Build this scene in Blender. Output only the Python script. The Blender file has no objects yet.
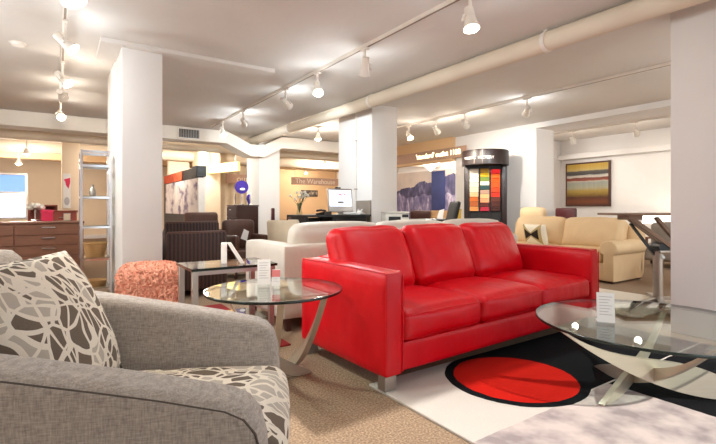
import bpy, bmesh, math, random
from mathutils import Vector, Matrix, Euler, noise
random.seed(7)
PI = math.pi
rad = math.radians
SC = bpy.context.scene
COL = SC.collection

# ------------------------------------------------------------------ camera frame
YAW = rad(34.25); FPX = 445.0; HOR = 208.0; CAMZ = 1.0
FX, FY = math.sin(YAW), math.cos(YAW)
def cw(x, d, z=0.0):                       # camera-relative metres (right, ahead) -> room
    return Vector((d*FX + x*FY, d*FY - x*FX, z))
def px(u, d, z=0.0):                       # picture column at a depth -> room
    return cw((u-358)/FPX*d, d, z)
def zof(v, d):                             # height of a picture row at a depth
    return CAMZ - (v-HOR)/FPX*d

# ------------------------------------------------------------------ materials
def lin(c):
    out = []
    for v in c:
        v = v/255.0
        out.append(v/12.92 if v <= 0.04045 else ((v+0.055)/1.055)**2.4)
    return (*out, 1.0)
class NT:
    def __init__(self, name):
        self.m = bpy.data.materials.new(name); self.m.use_nodes = True
        self.t = self.m.node_tree; self.b = self.t.nodes['Principled BSDF']
        self.out = self.t.nodes['Material Output']
    def n(self, typ, **kw):
        nd = self.t.nodes.new(typ)
        for k, v in kw.items():
            if k.startswith('i_'): nd.inputs[k[2:].replace('_', ' ')].default_value = v
            else: setattr(nd, k, v)
        return nd
    def l(self, a, b): self.t.links.new(a, b)
    def val(self, op, a, b=None, c=None):
        nd = self.t.nodes.new('ShaderNodeMath'); nd.operation = op
        for i, v in enumerate((a, b, c)):
            if v is None: continue
            if isinstance(v, (int, float)): nd.inputs[i].default_value = v
            else: self.l(v, nd.inputs[i])
        return nd.outputs[0]
    def mix(self, f, a, b):
        nd = self.t.nodes.new('ShaderNodeMix'); nd.data_type = 'RGBA'
        for s, v in ((nd.inputs[0], f), (nd.inputs[6], a), (nd.inputs[7], b)):
            if isinstance(v, (int, float, tuple)): s.default_value = v
            else: self.l(v, s)
        return nd.outputs[2]
    def coord(self, kind='Object'):
        return self.n('ShaderNodeTexCoord').outputs[kind]
    def mapping(self, src, scale=(1, 1, 1), rot=(0, 0, 0), loc=(0, 0, 0)):
        nd = self.n('ShaderNodeMapping'); nd.inputs['Scale'].default_value = scale
        nd.inputs['Rotation'].default_value = rot; nd.inputs['Location'].default_value = loc
        self.l(src, nd.inputs['Vector']); return nd.outputs[0]
    def noise(self, vec, scale, detail=3.0, rough=0.55):
        nd = self.n('ShaderNodeTexNoise'); nd.inputs['Scale'].default_value = scale
        nd.inputs['Detail'].default_value = detail; nd.inputs['Roughness'].default_value = rough
        self.l(vec, nd.inputs['Vector']); return nd.outputs['Fac']
    def ramp(self, fac, stops, interp='LINEAR'):
        nd = self.n('ShaderNodeValToRGB'); cr = nd.color_ramp; cr.interpolation = interp
        while len(cr.elements) < len(stops): cr.elements.new(0.5)
        for e, (p, c) in zip(cr.elements, stops): e.position = p; e.color = c
        self.l(fac, nd.inputs[0]); return nd.outputs[0]
    def bump(self, h, strength=0.3, dist=0.01):
        nd = self.n('ShaderNodeBump'); nd.inputs['Strength'].default_value = strength
        nd.inputs['Distance'].default_value = dist
        self.l(h, nd.inputs['Height']); self.l(nd.outputs[0], self.b.inputs['Normal'])

def mat(name, c, rough=0.55, metal=0.0, var=0.08, vscale=6.0, bump=None, spec=0.5, stretch=(1, 1, 1), coat=0.0, sheen=0.0):
    k = NT(name); b = k.b
    co = k.mapping(k.coord(), stretch)
    f = k.noise(co, vscale, 4)
    c0 = lin(c); d = tuple(max(0, x*(1-var*2)) for x in c0[:3])+(1,); e = tuple(min(1, x*(1+var)) for x in c0[:3])+(1,)
    k.l(k.mix(f, d, e), b.inputs['Base Color'])
    b.inputs['Roughness'].default_value = rough; b.inputs['Metallic'].default_value = metal
    b.inputs['Specular IOR Level'].default_value = spec
    b.inputs['Coat Weight'].default_value = coat
    if sheen: b.inputs['Sheen Weight'].default_value = sheen
    if bump:
        k.bump(k.noise(co, bump[0], 4), bump[1], bump[2] if len(bump) > 2 else 0.01)
    return k.m
def emis(name, c, strength):
    k = NT(name); k.b.inputs['Base Color'].default_value = lin(c)
    k.b.inputs['Emission Color'].default_value = lin(c); k.b.inputs['Emission Strength'].default_value = strength
    return k.m
def glass(name, tint=(232, 240, 236), refl=1.0):
    k = NT(name)
    tr = k.n('ShaderNodeBsdfTransparent'); tr.inputs[0].default_value = lin(tint)
    gl = k.n('ShaderNodeBsdfGlossy'); gl.inputs['Roughness'].default_value = 0.01
    gl.inputs['Color'].default_value = (1, 1, 1, 1)
    fr = k.n('ShaderNodeFresnel'); fr.inputs['IOR'].default_value = 1.62
    bf = k.n('ShaderNodeNewGeometry').outputs['Backfacing']
    fac = k.val('MULTIPLY', k.val('MULTIPLY', fr.outputs[0], refl), k.val('SUBTRACT', 1.0, bf))
    mx = k.n('ShaderNodeMixShader'); k.l(fac, mx.inputs[0]); k.l(tr.outputs[0], mx.inputs[1]); k.l(gl.outputs[0], mx.inputs[2])
    k.l(mx.outputs[0], k.out.inputs['Surface'])
    return k.m
def plaster(name, c, var=0.04, bs=0.15):
    return mat(name, c, 0.85, var=var, vscale=1.3, bump=(60, bs, 0.004), spec=0.2)

M = {}
M['ceil'] = mat('ceiling_paint', (224, 218, 212), 0.7, var=0.05, vscale=0.7, bump=(1.6, 0.35, 0.05), spec=0.3)
M['white'] = plaster('white_paint', (234, 230, 227))
M['cream'] = plaster('cream_paint', (236, 216, 190))
M['tanwall'] = plaster('tan_paint', (226, 190, 148))
M['duct'] = plaster('duct_white', (232, 226, 218))
M['pipe'] = plaster('pipe_white', (228, 214, 194))
M['line'] = mat('track_grey', (150, 132, 116), 0.5)
M['fixture'] = mat('fixture_white', (240, 232, 222), 0.35)
M['bulb'] = emis('bulb_glow', (255, 240, 214), 8)
M['chrome'] = mat('chrome', (225, 225, 228), 0.12, 1.0, var=0.02)
M['nickel'] = mat('brushed_nickel', (190, 182, 170), 0.32, 1.0, var=0.05, stretch=(1, 1, 30), vscale=4)
M['crescent'] = mat('brushed_crescent', (196, 184, 166), 0.36, 0.65, var=0.06, stretch=(1, 1, 20), vscale=5)
M['steel'] = mat('satin_steel', (176, 168, 160), 0.35, 0.9, var=0.05)
M['glass'] = glass('clear_glass')
M['rim'] = mat('dark_glass_edge', (22, 34, 30), 0.12, var=0.1)
M['walnut'] = mat('walnut_wood', (132, 86, 64), 0.45, var=0.22, vscale=5, stretch=(1, 1, 9))
M['darkwood'] = mat('dark_wood', (80, 46, 36), 0.4, var=0.2, vscale=5, stretch=(1, 1, 9))
M['espresso'] = mat('espresso_wood', (36, 20, 18), 0.4, var=0.2, vscale=5, stretch=(1, 1, 9))
M['redwood'] = mat('red_wood', (142, 56, 34), 0.5, var=0.2, vscale=6)
M['black'] = mat('black_plastic', (22, 21, 22), 0.4)
M['blackfab'] = mat('black_mesh', (30, 28, 28), 0.7)
M['brownleather'] = mat('brown_leather', (92, 58, 44), 0.45, var=0.15, bump=(40, 0.2))
M['tanfab'] = mat('tan_fabric', (206, 164, 118), 0.85, var=0.1)
M['creamfab'] = mat('cream_fabric', (224, 206, 178), 0.85, var=0.08, bump=(90, 0.2))
M['whitepaper'] = mat('white_card', (246, 243, 240), 0.7, var=0.02)
M['pinkpaper'] = mat('pink_card', (226, 130, 130), 0.7, var=0.03)
M['greytext'] = mat('grey_print', (196, 192, 194), 0.7)
M['greyfab'] = mat('grey_sofa_fabric', (150, 138, 126), 0.9)
M['printer'] = mat('printer_plastic', (214, 208, 198), 0.45)
M['purple'] = mat('purple_glaze', (74, 52, 150), 0.2, var=0.2, vscale=10)
M['pink'] = mat('pink_card_box', (226, 36, 84), 0.5)
M['orange'] = mat('orange_print', (222, 84, 40), 0.6, var=0.45, vscale=9)
M['bronze'] = mat('dark_bronze', (132, 102, 80), 0.45, 0.15, var=0.15)
M['darkred'] = mat('dark_red_leather', (84, 20, 24), 0.4, var=0.1)
M['flower'] = mat('white_flower', (240, 236, 224), 0.8)
M['stem'] = mat('green_stem', (84, 92, 56), 0.7)
M['basket'] = mat('woven_basket', (196, 150, 96), 0.8, var=0.3, vscale=30, stretch=(1, 1, 6))
M['redrug'] = mat('red_rug_pile', (136, 16, 18), 0.95, var=0.15, vscale=30)
M['whiterug'] = mat('pale_rug_pile', (226, 214, 196), 0.95, var=0.06, vscale=20)
M['tanrug'] = mat('tan_rug_pile', (186, 146, 104), 0.95, var=0.1, vscale=20)
M['asphalt'] = mat('pavement_grey', (170, 165, 160), 0.9)

def leather(name, c, rough, cdark):
    k = NT(name); co = k.coord()
    f = k.noise(co, 5, 4)
    k.l(k.mix(f, lin(cdark), lin(c)), k.b.inputs['Base Color'])
    rr = k.val('MULTIPLY_ADD', k.noise(co, 14, 3), 0.18, rough-0.09)
    k.l(rr, k.b.inputs['Roughness'])
    w = k.noise(k.mapping(co, (3.2, 1.8, 1.8)), 3.0, 2.5, 0.5)
    g = k.noise(co, 160, 2)
    h = k.val('MULTIPLY_ADD', g, 0.06, w)
    k.bump(h, 0.28, 0.03)
    k.b.inputs['Specular IOR Level'].default_value = 0.36; k.b.inputs['Coat Weight'].default_value = 0.0; k.b.inputs['Coat Roughness'].default_value = 0.22
    return k.m
M['redleather'] = leather('red_leather', (214, 0, 22), 0.38, (188, 0, 16))
M['beigeleather'] = leather('beige_leather', (228, 198, 156), 0.5, (218, 186, 142))
M['whiteleather'] = leather('white_leather', (214, 206, 194), 0.5, (202, 192, 178))

def m_carpet():
    k = NT('carpet_pile'); co = k.coord()
    a = k.noise(co, 95, 3, 0.7); b = k.noise(co, 1.6, 3)
    c = k.ramp(a, [(0.30, lin((104, 84, 68))), (0.5, lin((150, 126, 104))), (0.72, lin((196, 170, 142)))])
    c2 = k.mix(k.val('MULTIPLY', b, 0.35), c, lin((132, 110, 90)))
    k.l(c2, k.b.inputs['Base Color']); k.b.inputs['Roughness'].default_value = 0.95
    k.b.inputs['Specular IOR Level'].default_value = 0.1
    k.bump(a, 0.6, 0.01); return k.m
M['carpet'] = m_carpet()

def m_rug():     # room coordinates: cream field, black block with ring and red disc, clouded rose field, black end
    k = NT('art_rug_pile'); co = k.coord()
    nz = k.n('ShaderNodeTexNoise'); nz.inputs['Scale'].default_value = 12; nz.inputs['Detail'].default_value = 3
    k.l(co, nz.inputs['Vector'])
    sx = k.n('ShaderNodeSeparateXYZ'); k.l(co, sx.inputs[0]); X, Y = sx.outputs[0], sx.outputs[1]
    wob = k.val('MULTIPLY_ADD', nz.outputs['Fac'], 0.016, -0.008)
    dx = k.val('SUBTRACT', X, 2.215); dy = k.val('SUBTRACT', Y, 1.635)
    r = k.val('SQRT', k.val('ADD', k.val('MULTIPLY', dx, dx), k.val('MULTIPLY', dy, dy)))
    r = k.val('ADD', r, wob)
    f = k.noise(co, 150, 2, 0.7); cl = k.noise(co, 5.5, 3, 0.6); big = k.noise(co, 2.2, 2)
    cream = k.mix(f, lin((178, 170, 162)), lin((206, 199, 191)))
    cream = k.mix(k.val('MULTIPLY', cl, 0.25), cream, lin((172, 162, 152)))
    rose = k.ramp(cl, [(0.34, lin((140, 128, 128))), (0.48, lin((174, 160, 156))), (0.62, lin((194, 178, 172)))])
    rose = k.mix(k.val('MULTIPLY', f, 0.25), rose, lin((164, 150, 146)))
    black = k.mix(f, lin((6, 6, 8)), lin((18, 20, 23)))
    red = k.mix(cl, lin((164, 18, 10)), lin((188, 28, 16)))
    inblk = k.val('MULTIPLY', k.val('GREATER_THAN', Y, 1.287), k.val('GREATER_THAN', k.val('ADD', X, wob), 2.22))
    upper = k.mix(inblk, cream, black)
    lower = k.mix(k.val('GREATER_THAN', k.val('ADD', X, wob), 2.575), rose, black)
    base = k.mix(k.val('GREATER_THAN', k.val('ADD', Y, wob), 1.275), lower, upper)
    base = k.mix(k.val('LESS_THAN', r, 0.398), base, black)
    base = k.mix(k.val('LESS_THAN', r, 0.345), base, red)
    k.l(base, k.b.inputs['Base Color']); k.b.inputs['Roughness'].default_value = 0.95
    k.b.inputs['Specular IOR Level'].default_value = 0.1
    k.bump(f, 0.4, 0.006); return k.m
M['rug'] = m_rug()

def m_scribble(name, scale, stretch, rot):   # pale looping lines over taupe and light grey cells
    k = NT(name); co = k.coord()
    wv = k.n('ShaderNodeTexNoise'); wv.inputs['Scale'].default_value = 4.2*scale/9; wv.inputs['Detail'].default_value = 0.5
    k.l(co, wv.inputs['Vector'])
    vm = k.n('ShaderNodeVectorMath', operation='MULTIPLY_ADD'); k.l(wv.outputs['Color'], vm.inputs[0])
    vm.inputs[1].default_value = (0.16,)*3; k.l(co, vm.inputs[2])
    lines = []
    cellcol = None
    for i, (s, st, rt) in enumerate(((scale, stretch, rot), (scale*0.72, (stretch[0], stretch[2], stretch[1]), (rot[0]+0.9, rot[1]+.3, rot[2]+0.5)))):
        mp = k.mapping(vm.outputs[0], st, rt, (i*3.1, i*1.7, 0.4))
        v = k.n('ShaderNodeTexVoronoi'); v.feature = 'DISTANCE_TO_EDGE'; v.inputs['Scale'].default_value = s
        k.l(mp, v.inputs['Vector'])
        lines.append(k.val('LESS_THAN', v.outputs['Distance'], 0.075 if i == 0 else 0.05))
        if i == 0:
            v2 = k.n('ShaderNodeTexVoronoi'); v2.feature = 'F1'; v2.inputs['Scale'].default_value = s
            k.l(mp, v2.inputs['Vector'])
            sp = k.n('ShaderNodeSeparateColor'); k.l(v2.outputs['Color'], sp.inputs[0]); cellcol = sp.outputs[0]
    ln = k.val('MAXIMUM', lines[0], lines[1])
    weave = k.noise(co, 220, 2, 0.7)
    cell = k.mix(k.val('GREATER_THAN', cellcol, 0.66), lin((104, 90, 78)), lin((190, 180, 166)))
    c = k.mix(ln, cell, lin((238, 228, 212)))
    c = k.mix(k.val('MULTIPLY', weave, 0.25), c, lin((160, 148, 134)))
    k.l(c, k.b.inputs['Base Color']); k.b.inputs['Roughness'].default_value = 0.9
    k.b.inputs['Specular IOR Level'].default_value = 0.15
    k.bump(k.val('MULTIPLY_ADD', weave, 0.3, k.val('MULTIPLY', ln, 0.5)), 0.3, 0.004)
    return k.m
M['scribble'] = m_scribble('scribble_fabric', 12.5, (1.0, 1.5, 0.75), (0.5, 0.1, 0.2))
M['scribble_seat'] = m_scribble('scribble_seat_fabric', 12.0, (0.8, 1.5, 1.2), (0.1, 0.2, 0.7))

def m_weave(name, c1, c2):
    k = NT(name); co = k.coord()
    a = k.noise(k.mapping(co, (260, 260, 40)), 1.0, 2, 0.6); b = k.noise(k.mapping(co, (40, 40, 280)), 1.0, 2, 0.6)
    f = k.val('MULTIPLY_ADD', a, 0.5, k.val('MULTIPLY', b, 0.5))
    k.l(k.ramp(f, [(0.32, lin(c1)), (0.66, lin(c2))]), k.b.inputs['Base Color'])
    k.b.inputs['Roughness'].default_value = 0.92; k.b.inputs['Specular IOR Level'].default_value = 0.15
    k.b.inputs['Sheen Weight'].default_value = 0.15
    k.bump(f, 0.35, 0.004); return k.m
M['greychair'] = m_weave('grey_weave', (138, 128, 120), (190, 180, 170))
M['piping'] = mat('dark_piping', (84, 74, 68), 0.8)

def m_wicker():
    k = NT('dark_wicker'); co = k.coord()
    sx = k.n('ShaderNodeSeparateXYZ'); k.l(co, sx.inputs[0])
    w = k.val('SINE', k.val('MULTIPLY', k.val('ADD', sx.outputs[0], sx.outputs[1]), 150))
    f = k.noise(k.mapping(co, (30, 30, 120)), 1.5, 2)
    h = k.val('MULTIPLY_ADD', w, 0.3, f)
    k.l(k.ramp(h, [(0.25, lin((30, 15, 13))), (0.8, lin((74, 42, 34)))]), k.b.inputs['Base Color'])
    k.b.inputs['Roughness'].default_value = 0.5; k.bump(h, 0.6, 0.01); return k.m
M['wicker'] = m_wicker()

def m_stripes():   # the square striped painting, over its local height 0..1
    k = NT('striped_paint'); co = k.coord()
    sx = k.n('ShaderNodeSeparateXYZ'); k.l(co, sx.inputs[0])
    n1 = k.noise(k.mapping(co, (1, 2.2, 14)), 2.0, 3); n2 = k.noise(k.mapping(co, (1, 40, 3)), 1.0, 2)
    f = k.val('ADD', sx.outputs[2], k.val('MULTIPLY_ADD', n1, 0.06, -0.03))
    c = k.ramp(f, [(0.0, lin((92, 42, 26))), (0.10, lin((128, 66, 34))), (0.2, lin((84, 40, 26))), (0.26, lin((140, 112, 40))), (0.36, lin((182, 152, 70))),
                   (0.42, lin((176, 172, 146))), (0.55, lin((158, 166, 158))), (0.58, lin((196, 188, 170))), (0.60, lin((150, 66, 44))), (0.66, lin((120, 54, 40))),
                   (0.68, lin((216, 208, 196))), (0.72, lin((190, 186, 176))), (0.74, lin((58, 56, 58))), (0.82, lin((84, 82, 78))), (0.84, lin((200, 174, 104))), (0.92, lin((196, 160, 60)))])
    c = k.mix(k.val('MULTIPLY', n2, 0.35), c, lin((70, 44, 26)))
    k.l(c, k.b.inputs['Base Color']); k.b.inputs['Roughness'].default_value = 0.5; k.bump(n1, 0.3, 0.01); return k.m
M['stripes'] = m_stripes()

def m_mural():     # ridge line of violet mountains under a pale sky; local y along the wall, z up
    k = NT('mountain_print'); co = k.coord()
    sx = k.n('ShaderNodeSeparateXYZ'); k.l(co, sx.inputs[0]); Y, Z = sx.outputs[1], sx.outputs[2]
    def ridge(s, base, amp, seed):
        v = k.n('ShaderNodeCombineXYZ'); k.l(Y, v.inputs[0]); v.inputs[1].default_value = seed
        return k.val('MULTIPLY_ADD', k.noise(v.outputs[0], s, 5, 0.55), amp, base)
    r1 = k.val('ADD', ridge(1.3, 1.38, 0.6, 3.0), k.val('MULTIPLY', Y, -0.15))
    r2 = ridge(1.5, 0.55, 0.7, 9.0)
    st = k.noise(k.mapping(co, (1, 2.6, 1.1), (0.8, 0, 0)), 1.9, 6, 0.6)
    sky = k.mix(k.noise(co, 2, 3), lin((206, 190, 174)), lin((164, 152, 148)))
    far = k.ramp(st, [(0.34, lin((38, 36, 60))), (0.55, lin((76, 72, 104))), (0.75, lin((150, 142, 164)))])
    near = k.ramp(st, [(0.36, lin((78, 74, 108))), (0.52, lin((122, 114, 146))), (0.7, lin((206, 196, 208)))])
    c = k.mix(k.val('LESS_THAN', Z, r1), sky, far); c = k.mix(k.val('LESS_THAN', Z, r2), c, near)
    k.l(c, k.b.inputs['Base Color']); k.b.inputs['Roughness'].default_value = 0.6; return k.m
M['mural'] = m_mural()
M['bluepanel'] = mat('blue_print', (36, 48, 98), 0.5, var=0.2, vscale=4)
M['poster'] = (lambda k: (k.l(k.ramp(k.noise(k.mapping(k.coord(), (1, 1.0, 1.6)), 2.2, 4), [(0.36, lin((120, 104, 134))), (0.48, lin((226, 216, 216))), (0.7, lin((250, 244, 236)))]), k.b.inputs['Base Color']), k.m)[1])(NT('poster_print'))
M['photo'] = (lambda k: (k.l(k.ramp(k.noise(k.coord(), 9, 5), [(0.4, lin((44, 40, 40))), (0.6, lin((150, 132, 112))), (0.75, lin((228, 214, 190)))]), k.b.inputs['Base Color']), k.m)[1])(NT('dark_photo_print'))
M['ottoman'] = mat('coral_shag', (252, 178, 150), 0.95, var=0.1, vscale=40, sheen=0.3)
M['ottoman2'] = mat('coral_tuft', (255, 176, 148), 0.95, var=0.22, vscale=60)
M['screen'] = emis('screen_glow', (214, 220, 240), 0.9)
M['screenred'] = emis('screen_chart', (206, 120, 130), 0.6)
M['winblue'] = emis('window_sky', (120, 160, 220), 0.75)
M['winwhite'] = emis('window_blind_lit', (226, 232, 255), 0.85)
M['signglow'] = emis('sign_letters_lit', (255, 244, 196), 2.2)
M['signyellow'] = emis('sign_panel_lit', (250, 222, 140), .55)
M['signpale'] = mat('sign_letters_pale', (240, 224, 206), 0.6)
M['signpanel'] = mat('sign_panel_rose', (186, 150, 128), 0.6)
M['shadeglow'] = emis('lampshade_lit', (255, 250, 236), 1.5)
M['pendglow'] = emis('pendant_lit', (255, 250, 240), 2.2)

# ------------------------------------------------------------------ mesh builder
class B:
    def __init__(self): self.bm = bmesh.new()
    def _tf(self, vs, mx):
        if mx is not None: bmesh.ops.transform(self.bm, matrix=mx, verts=vs)
        return vs
    def box(self, x0, x1, y0, y1, z0, z1, bev=0.0, seg=2, mx=None):
        r = bmesh.ops.create_cube(self.bm, size=1)['verts']
        for v in r:
            v.co = Vector(((x0+x1)/2+v.co.x*(x1-x0), (y0+y1)/2+v.co.y*(y1-y0), (z0+z1)/2+v.co.z*(z1-z0)))
        if bev > 0:
            es = list({e for v in r for e in v.link_edges})
            before = set(self.bm.verts)-set(r)
            bmesh.ops.bevel(self.bm, geom=es, offset=bev, segments=seg, affect='EDGES', profile=0.5)
            r = [v for v in self.bm.verts if v not in before]
        return self._tf(r, mx)
    def cyl(self, p, q, r0, r1=None, n=16, caps=True):
        p, q = Vector(p), Vector(q); r1 = r0 if r1 is None else r1
        d = (q-p); L = d.length; z = d.normalized()
        rr = bmesh.ops.create_cone(self.bm, cap_ends=caps, segments=n, radius1=max(r0, 1e-5), radius2=max(r1, 1e-5), depth=L)['verts']
        mx = Matrix.Translation((p+q)/2) @ z.to_track_quat('Z', 'Y').to_matrix().to_4x4()
        return self._tf(rr, mx)
    def sphere(self, c, r, sc=(1, 1, 1), u=16, v=10):
        rr = bmesh.ops.create_uvsphere(self.bm, u_segments=u, v_segments=v, radius=r)['verts']
        return self._tf(rr, Matrix.Translation(c) @ Matrix.Diagonal((*sc, 1)))
    def tube(self, pts, r, n=8):
        pts = [Vector(p) for p in pts]; rings = []
        for i, p in enumerate(pts):
            t = (pts[min(i+1, len(pts)-1)]-pts[max(i-1, 0)]).normalized()
            a = t.cross(Vector((0, 0, 1))); a = a.normalized() if a.length > 1e-4 else Vector((1, 0, 0)); b = t.cross(a)
            rings.append([self.bm.verts.new(p+(a*math.cos(2*PI*k/n)+b*math.sin(2*PI*k/n))*r) for k in range(n)])
        for A, C in zip(rings, rings[1:]):
            for k in range(n): self.bm.faces.new((A[k], A[(k+1) % n], C[(k+1) % n], C[k]))
        self.bm.faces.new(rings[0][::-1]); self.bm.faces.new(rings[-1])
    def strip(self, pts, side, w, t):       # flat bar along pts; side = unit width direction, w width, t thickness
        pts = [Vector(p) for p in pts]; side = Vector(side).normalized(); rings = []
        for i, p in enumerate(pts):
            tg = (pts[min(i+1, len(pts)-1)]-pts[max(i-1, 0)]).normalized()
            nn = tg.cross(side).normalized()
            ww = w[i] if isinstance(w, (list, tuple)) else w
            rings.append([self.bm.verts.new(p+side*(sx*ww/2)+nn*(sy*t/2)) for sx, sy in ((-1, -1), (1, -1), (1, 1), (-1, 1))])
        for A, C in zip(rings, rings[1:]):
            for k in range(4): self.bm.faces.new((A[k], A[(k+1) % 4], C[(k+1) % 4], C[k]))
        self.bm.faces.new(rings[0][::-1]); self.bm.faces.new(rings[-1])
    def lathe(self, prof, c=(0, 0, 0), n=32, a0=0, a1=2*PI):
        full = abs(a1-a0-2*PI) < 1e-6; m = n if full else n+1; rings = []
        for r, z in prof:
            rings.append([self.bm.verts.new((c[0]+r*math.cos(a0+(a1-a0)*k/n), c[1]+r*math.sin(a0+(a1-a0)*k/n), c[2]+z)) for k in range(m)])
        for A, C in zip(rings, rings[1:]):
            for k in range(n): self.bm.faces.new((A[k], A[(k+1) % m], C[(k+1) % m], C[k]))
        bmesh.ops.remove_doubles(self.bm, verts=self.bm.verts[:], dist=1e-5)
    def prism(self, poly, axis, a, b, bev=0.0, seg=3, only_long=False):
        def P(u, v, w): return {'y': (u, w, v), 'x': (w, u, v), 'z': (u, v, w)}[axis]
        before = set(self.bm.verts)
        f0 = [self.bm.verts.new(P(u, v, a)) for u, v in poly]; f1 = [self.bm.verts.new(P(u, v, b)) for u, v in poly]
        F = [self.bm.faces.new(f0[::-1]), self.bm.faces.new(f1)]
        n = len(poly)
        for i in range(n): F.append(self.bm.faces.new((f0[i], f0[(i+1) % n], f1[(i+1) % n], f1[i])))
        bmesh.ops.recalc_face_normals(self.bm, faces=F)
        if bev > 0:
            es = list(F[0].edges)+list(F[1].edges)
            bmesh.ops.bevel(self.bm, geom=es, offset=bev, segments=seg, affect='EDGES', profile=0.5)
        return [v for v in self.bm.verts if v not in before]
    def cushion(self, w, d, h, r=0.04, puff=(0, 0, 0), n=12, mx=None, wob=0.0, seed=0):
        # rounded box of w x d x h centred at origin, faces puffed outward by puff along x, y, z
        before = set(self.bm.verts)
        cr = bmesh.ops.create_cube(self.bm, size=2)['verts']
        es = list({e for v in cr for e in v.link_edges})
        bmesh.ops.subdivide_edges(self.bm, edges=es, cuts=n, use_grid_fill=True)
        vs = [v for v in self.bm.verts if v not in before]
        hx, hy, hz = w/2, d/2, h/2; r = min(r, hx*.98, hy*.98, hz*.98)
        for v in vs:
            u = v.co.copy()
            s = Vector([math.copysign(abs(q)**0.8, q) for q in u])
            p = Vector((s.x*hx, s.y*hy, s.z*hz))
            inn = Vector((max(-hx+r, min(hx-r, p.x)), max(-hy+r, min(hy-r, p.y)), max(-hz+r, min(hz-r, p.z))))
            dl = p-inn
            if dl.length > 1e-6: p = inn+dl.normalized()*r if max(abs(u.x), abs(u.y), abs(u.z)) > .999 else p
            fx, fy, fz = 1-u.x**2, 1-u.y**2, 1-u.z**2
            p.x += math.copysign(puff[0], u.x)*(fy*fz)*abs(u.x)**4
            p.y += math.copysign(puff[1], u.y)*(fx*fz)*abs(u.y)**4
            p.z += math.copysign(puff[2], u.z)*(fx*fy)*abs(u.z)**4
            if wob: p += noise.noise_vector(p*7+Vector((seed, seed*2, 0)))*wob
            v.co = p
        return self._tf(vs, mx)
    def pillow(self, w, h, t, mx=None, n=16):     # thin-edged square pillow in the YZ plane
        vs = []
        def P(i, j, s):
            u = -1+2*i/n; v = -1+2*j/n
            k = (1-abs(u)**2.6)*(1-abs(v)**2.6); pin = 1-0.06*(1-abs(u*v))*(abs(u)**3+abs(v)**3)/2
            return Vector((s*t/2*k**0.55, u*w/2*pin, v*h/2*pin))
        G = {}
        for s in (1, -1):
            for i in range(n+1):
                for j in range(n+1):
                    e = i in (0, n) or j in (0, n)
                    if e and s == -1: G[i, j, s] = G[i, j, 1]; continue
                    G[i, j, s] = self.bm.verts.new(P(i, j, s)); vs.append(G[i, j, s])
            for i in range(n):
                for j in range(n):
                    q = [G[i, j, s], G[i+1, j, s], G[i+1, j+1, s], G[i, j+1, s]]
                    self.bm.faces.new(q if s == 1 else q[::-1])
        return self._tf(vs, mx)

def obj(name, b, m, parent=None, smooth=False, **props):
    bm = b.bm
    bmesh.ops.recalc_face_normals(bm, faces=bm.faces[:])
    me = bpy.data.meshes.new(name); bm.to_mesh(me); bm.free()
    for mm in (m if isinstance(m, (list, tuple)) else [m]): me.materials.append(M[mm] if isinstance(mm, str) else mm)
    if smooth:
        for p in me.polygons: p.use_smooth = True
        if smooth != 'all':
            try: me.set_sharp_from_angle(angle=rad(smooth if smooth is not True else 40))
            except Exception: pass
    o = bpy.data.objects.new(name, me); COL.objects.link(o)
    if parent is not None: o.parent = parent
    for k, v in props.items(): o[k] = v
    return o
def tag(o, label, cat, group=None):
    o['label'] = label; o['category'] = cat
    if group: o['group'] = group
    return o
def thing(name, label, cat, loc=(0, 0, 0), rz=0.0, group=None):
    o = bpy.data.objects.new(name, None); COL.objects.link(o); o.empty_display_size = 0.1
    o.location = loc; o.rotation_euler = (0, 0, rz)
    return tag(o, label, cat, group)
def struct(name, b, m, **kw):
    o = obj(name, b, m, **kw); o['kind'] = 'structure'; return o
def dup(root, loc=None, rz=None, label=None):
    r = root.copy(); COL.objects.link(r)
    if loc is not None: r.location = loc
    if rz is not None: r.rotation_euler = (0, 0, rz)
    if label: r['label'] = label
    for ch in list(root.children):
        c = ch.copy(); COL.objects.link(c); c.parent = r
        for g in list(ch.children):
            e = g.copy(); COL.objects.link(e); e.parent = c
    return r
def lettering(name, txt, size, m, parent, loc, rot, depth=0.004, align='CENTER'):
    cu = bpy.data.curves.new(name, 'FONT'); cu.body = txt; cu.size = size; cu.extrude = depth
    cu.align_x = align; cu.align_y = 'CENTER'; cu.materials.append(M[m])
    tmp = bpy.data.objects.new('tmp', cu); COL.objects.link(tmp)
    me = bpy.data.meshes.new_from_object(tmp.evaluated_get(bpy.context.evaluated_depsgraph_get())); me.name = name
    bpy.data.objects.remove(tmp)
    o = bpy.data.objects.new(name, me); COL.objects.link(o); o.parent = parent
    o.location = loc; o.rotation_euler = rot; return o

# ------------------------------------------------------------------ setting
CZ = 2.65
XL, XR, YB, YF = -4.0, 10.4, -1.2, 17.0
b = B(); b.box(XL-.1, XR+.1, YB-.1, YF+.1, -.1, 0); struct('floor', b, 'carpet')
b = B(); b.box(XL-.1, XR+.1, YB-.1, YF+.1, CZ, CZ+.1); struct('ceiling', b, 'ceil')
b = B(); b.box(XL-.1, XL, YB, YF, 0, CZ); struct('wall_left', b, 'cream')
b = B(); b.box(XR, XR+.1, YB, YF, 0, CZ); struct('wall_right', b, 'white')
# far wall with a window on its left
wx0, wx1, wz0, wz1 = -2.6, -.75, .72, 2.0
b = B()
b.box(XL, wx0, YF, YF+.12, 0, CZ); b.box(wx1, XR, YF, YF+.12, 0, CZ); b.box(wx0, wx1, YF, YF+.12, 0, wz0); b.box(wx0, wx1, YF, YF+.12, wz1, CZ)
struct('wall_back', b, 'cream')
b = B(); b.box(5.9, XR, YF-.06, YF-.001, 0, CZ); struct('wall_recess', b, 'tanwall')
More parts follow.
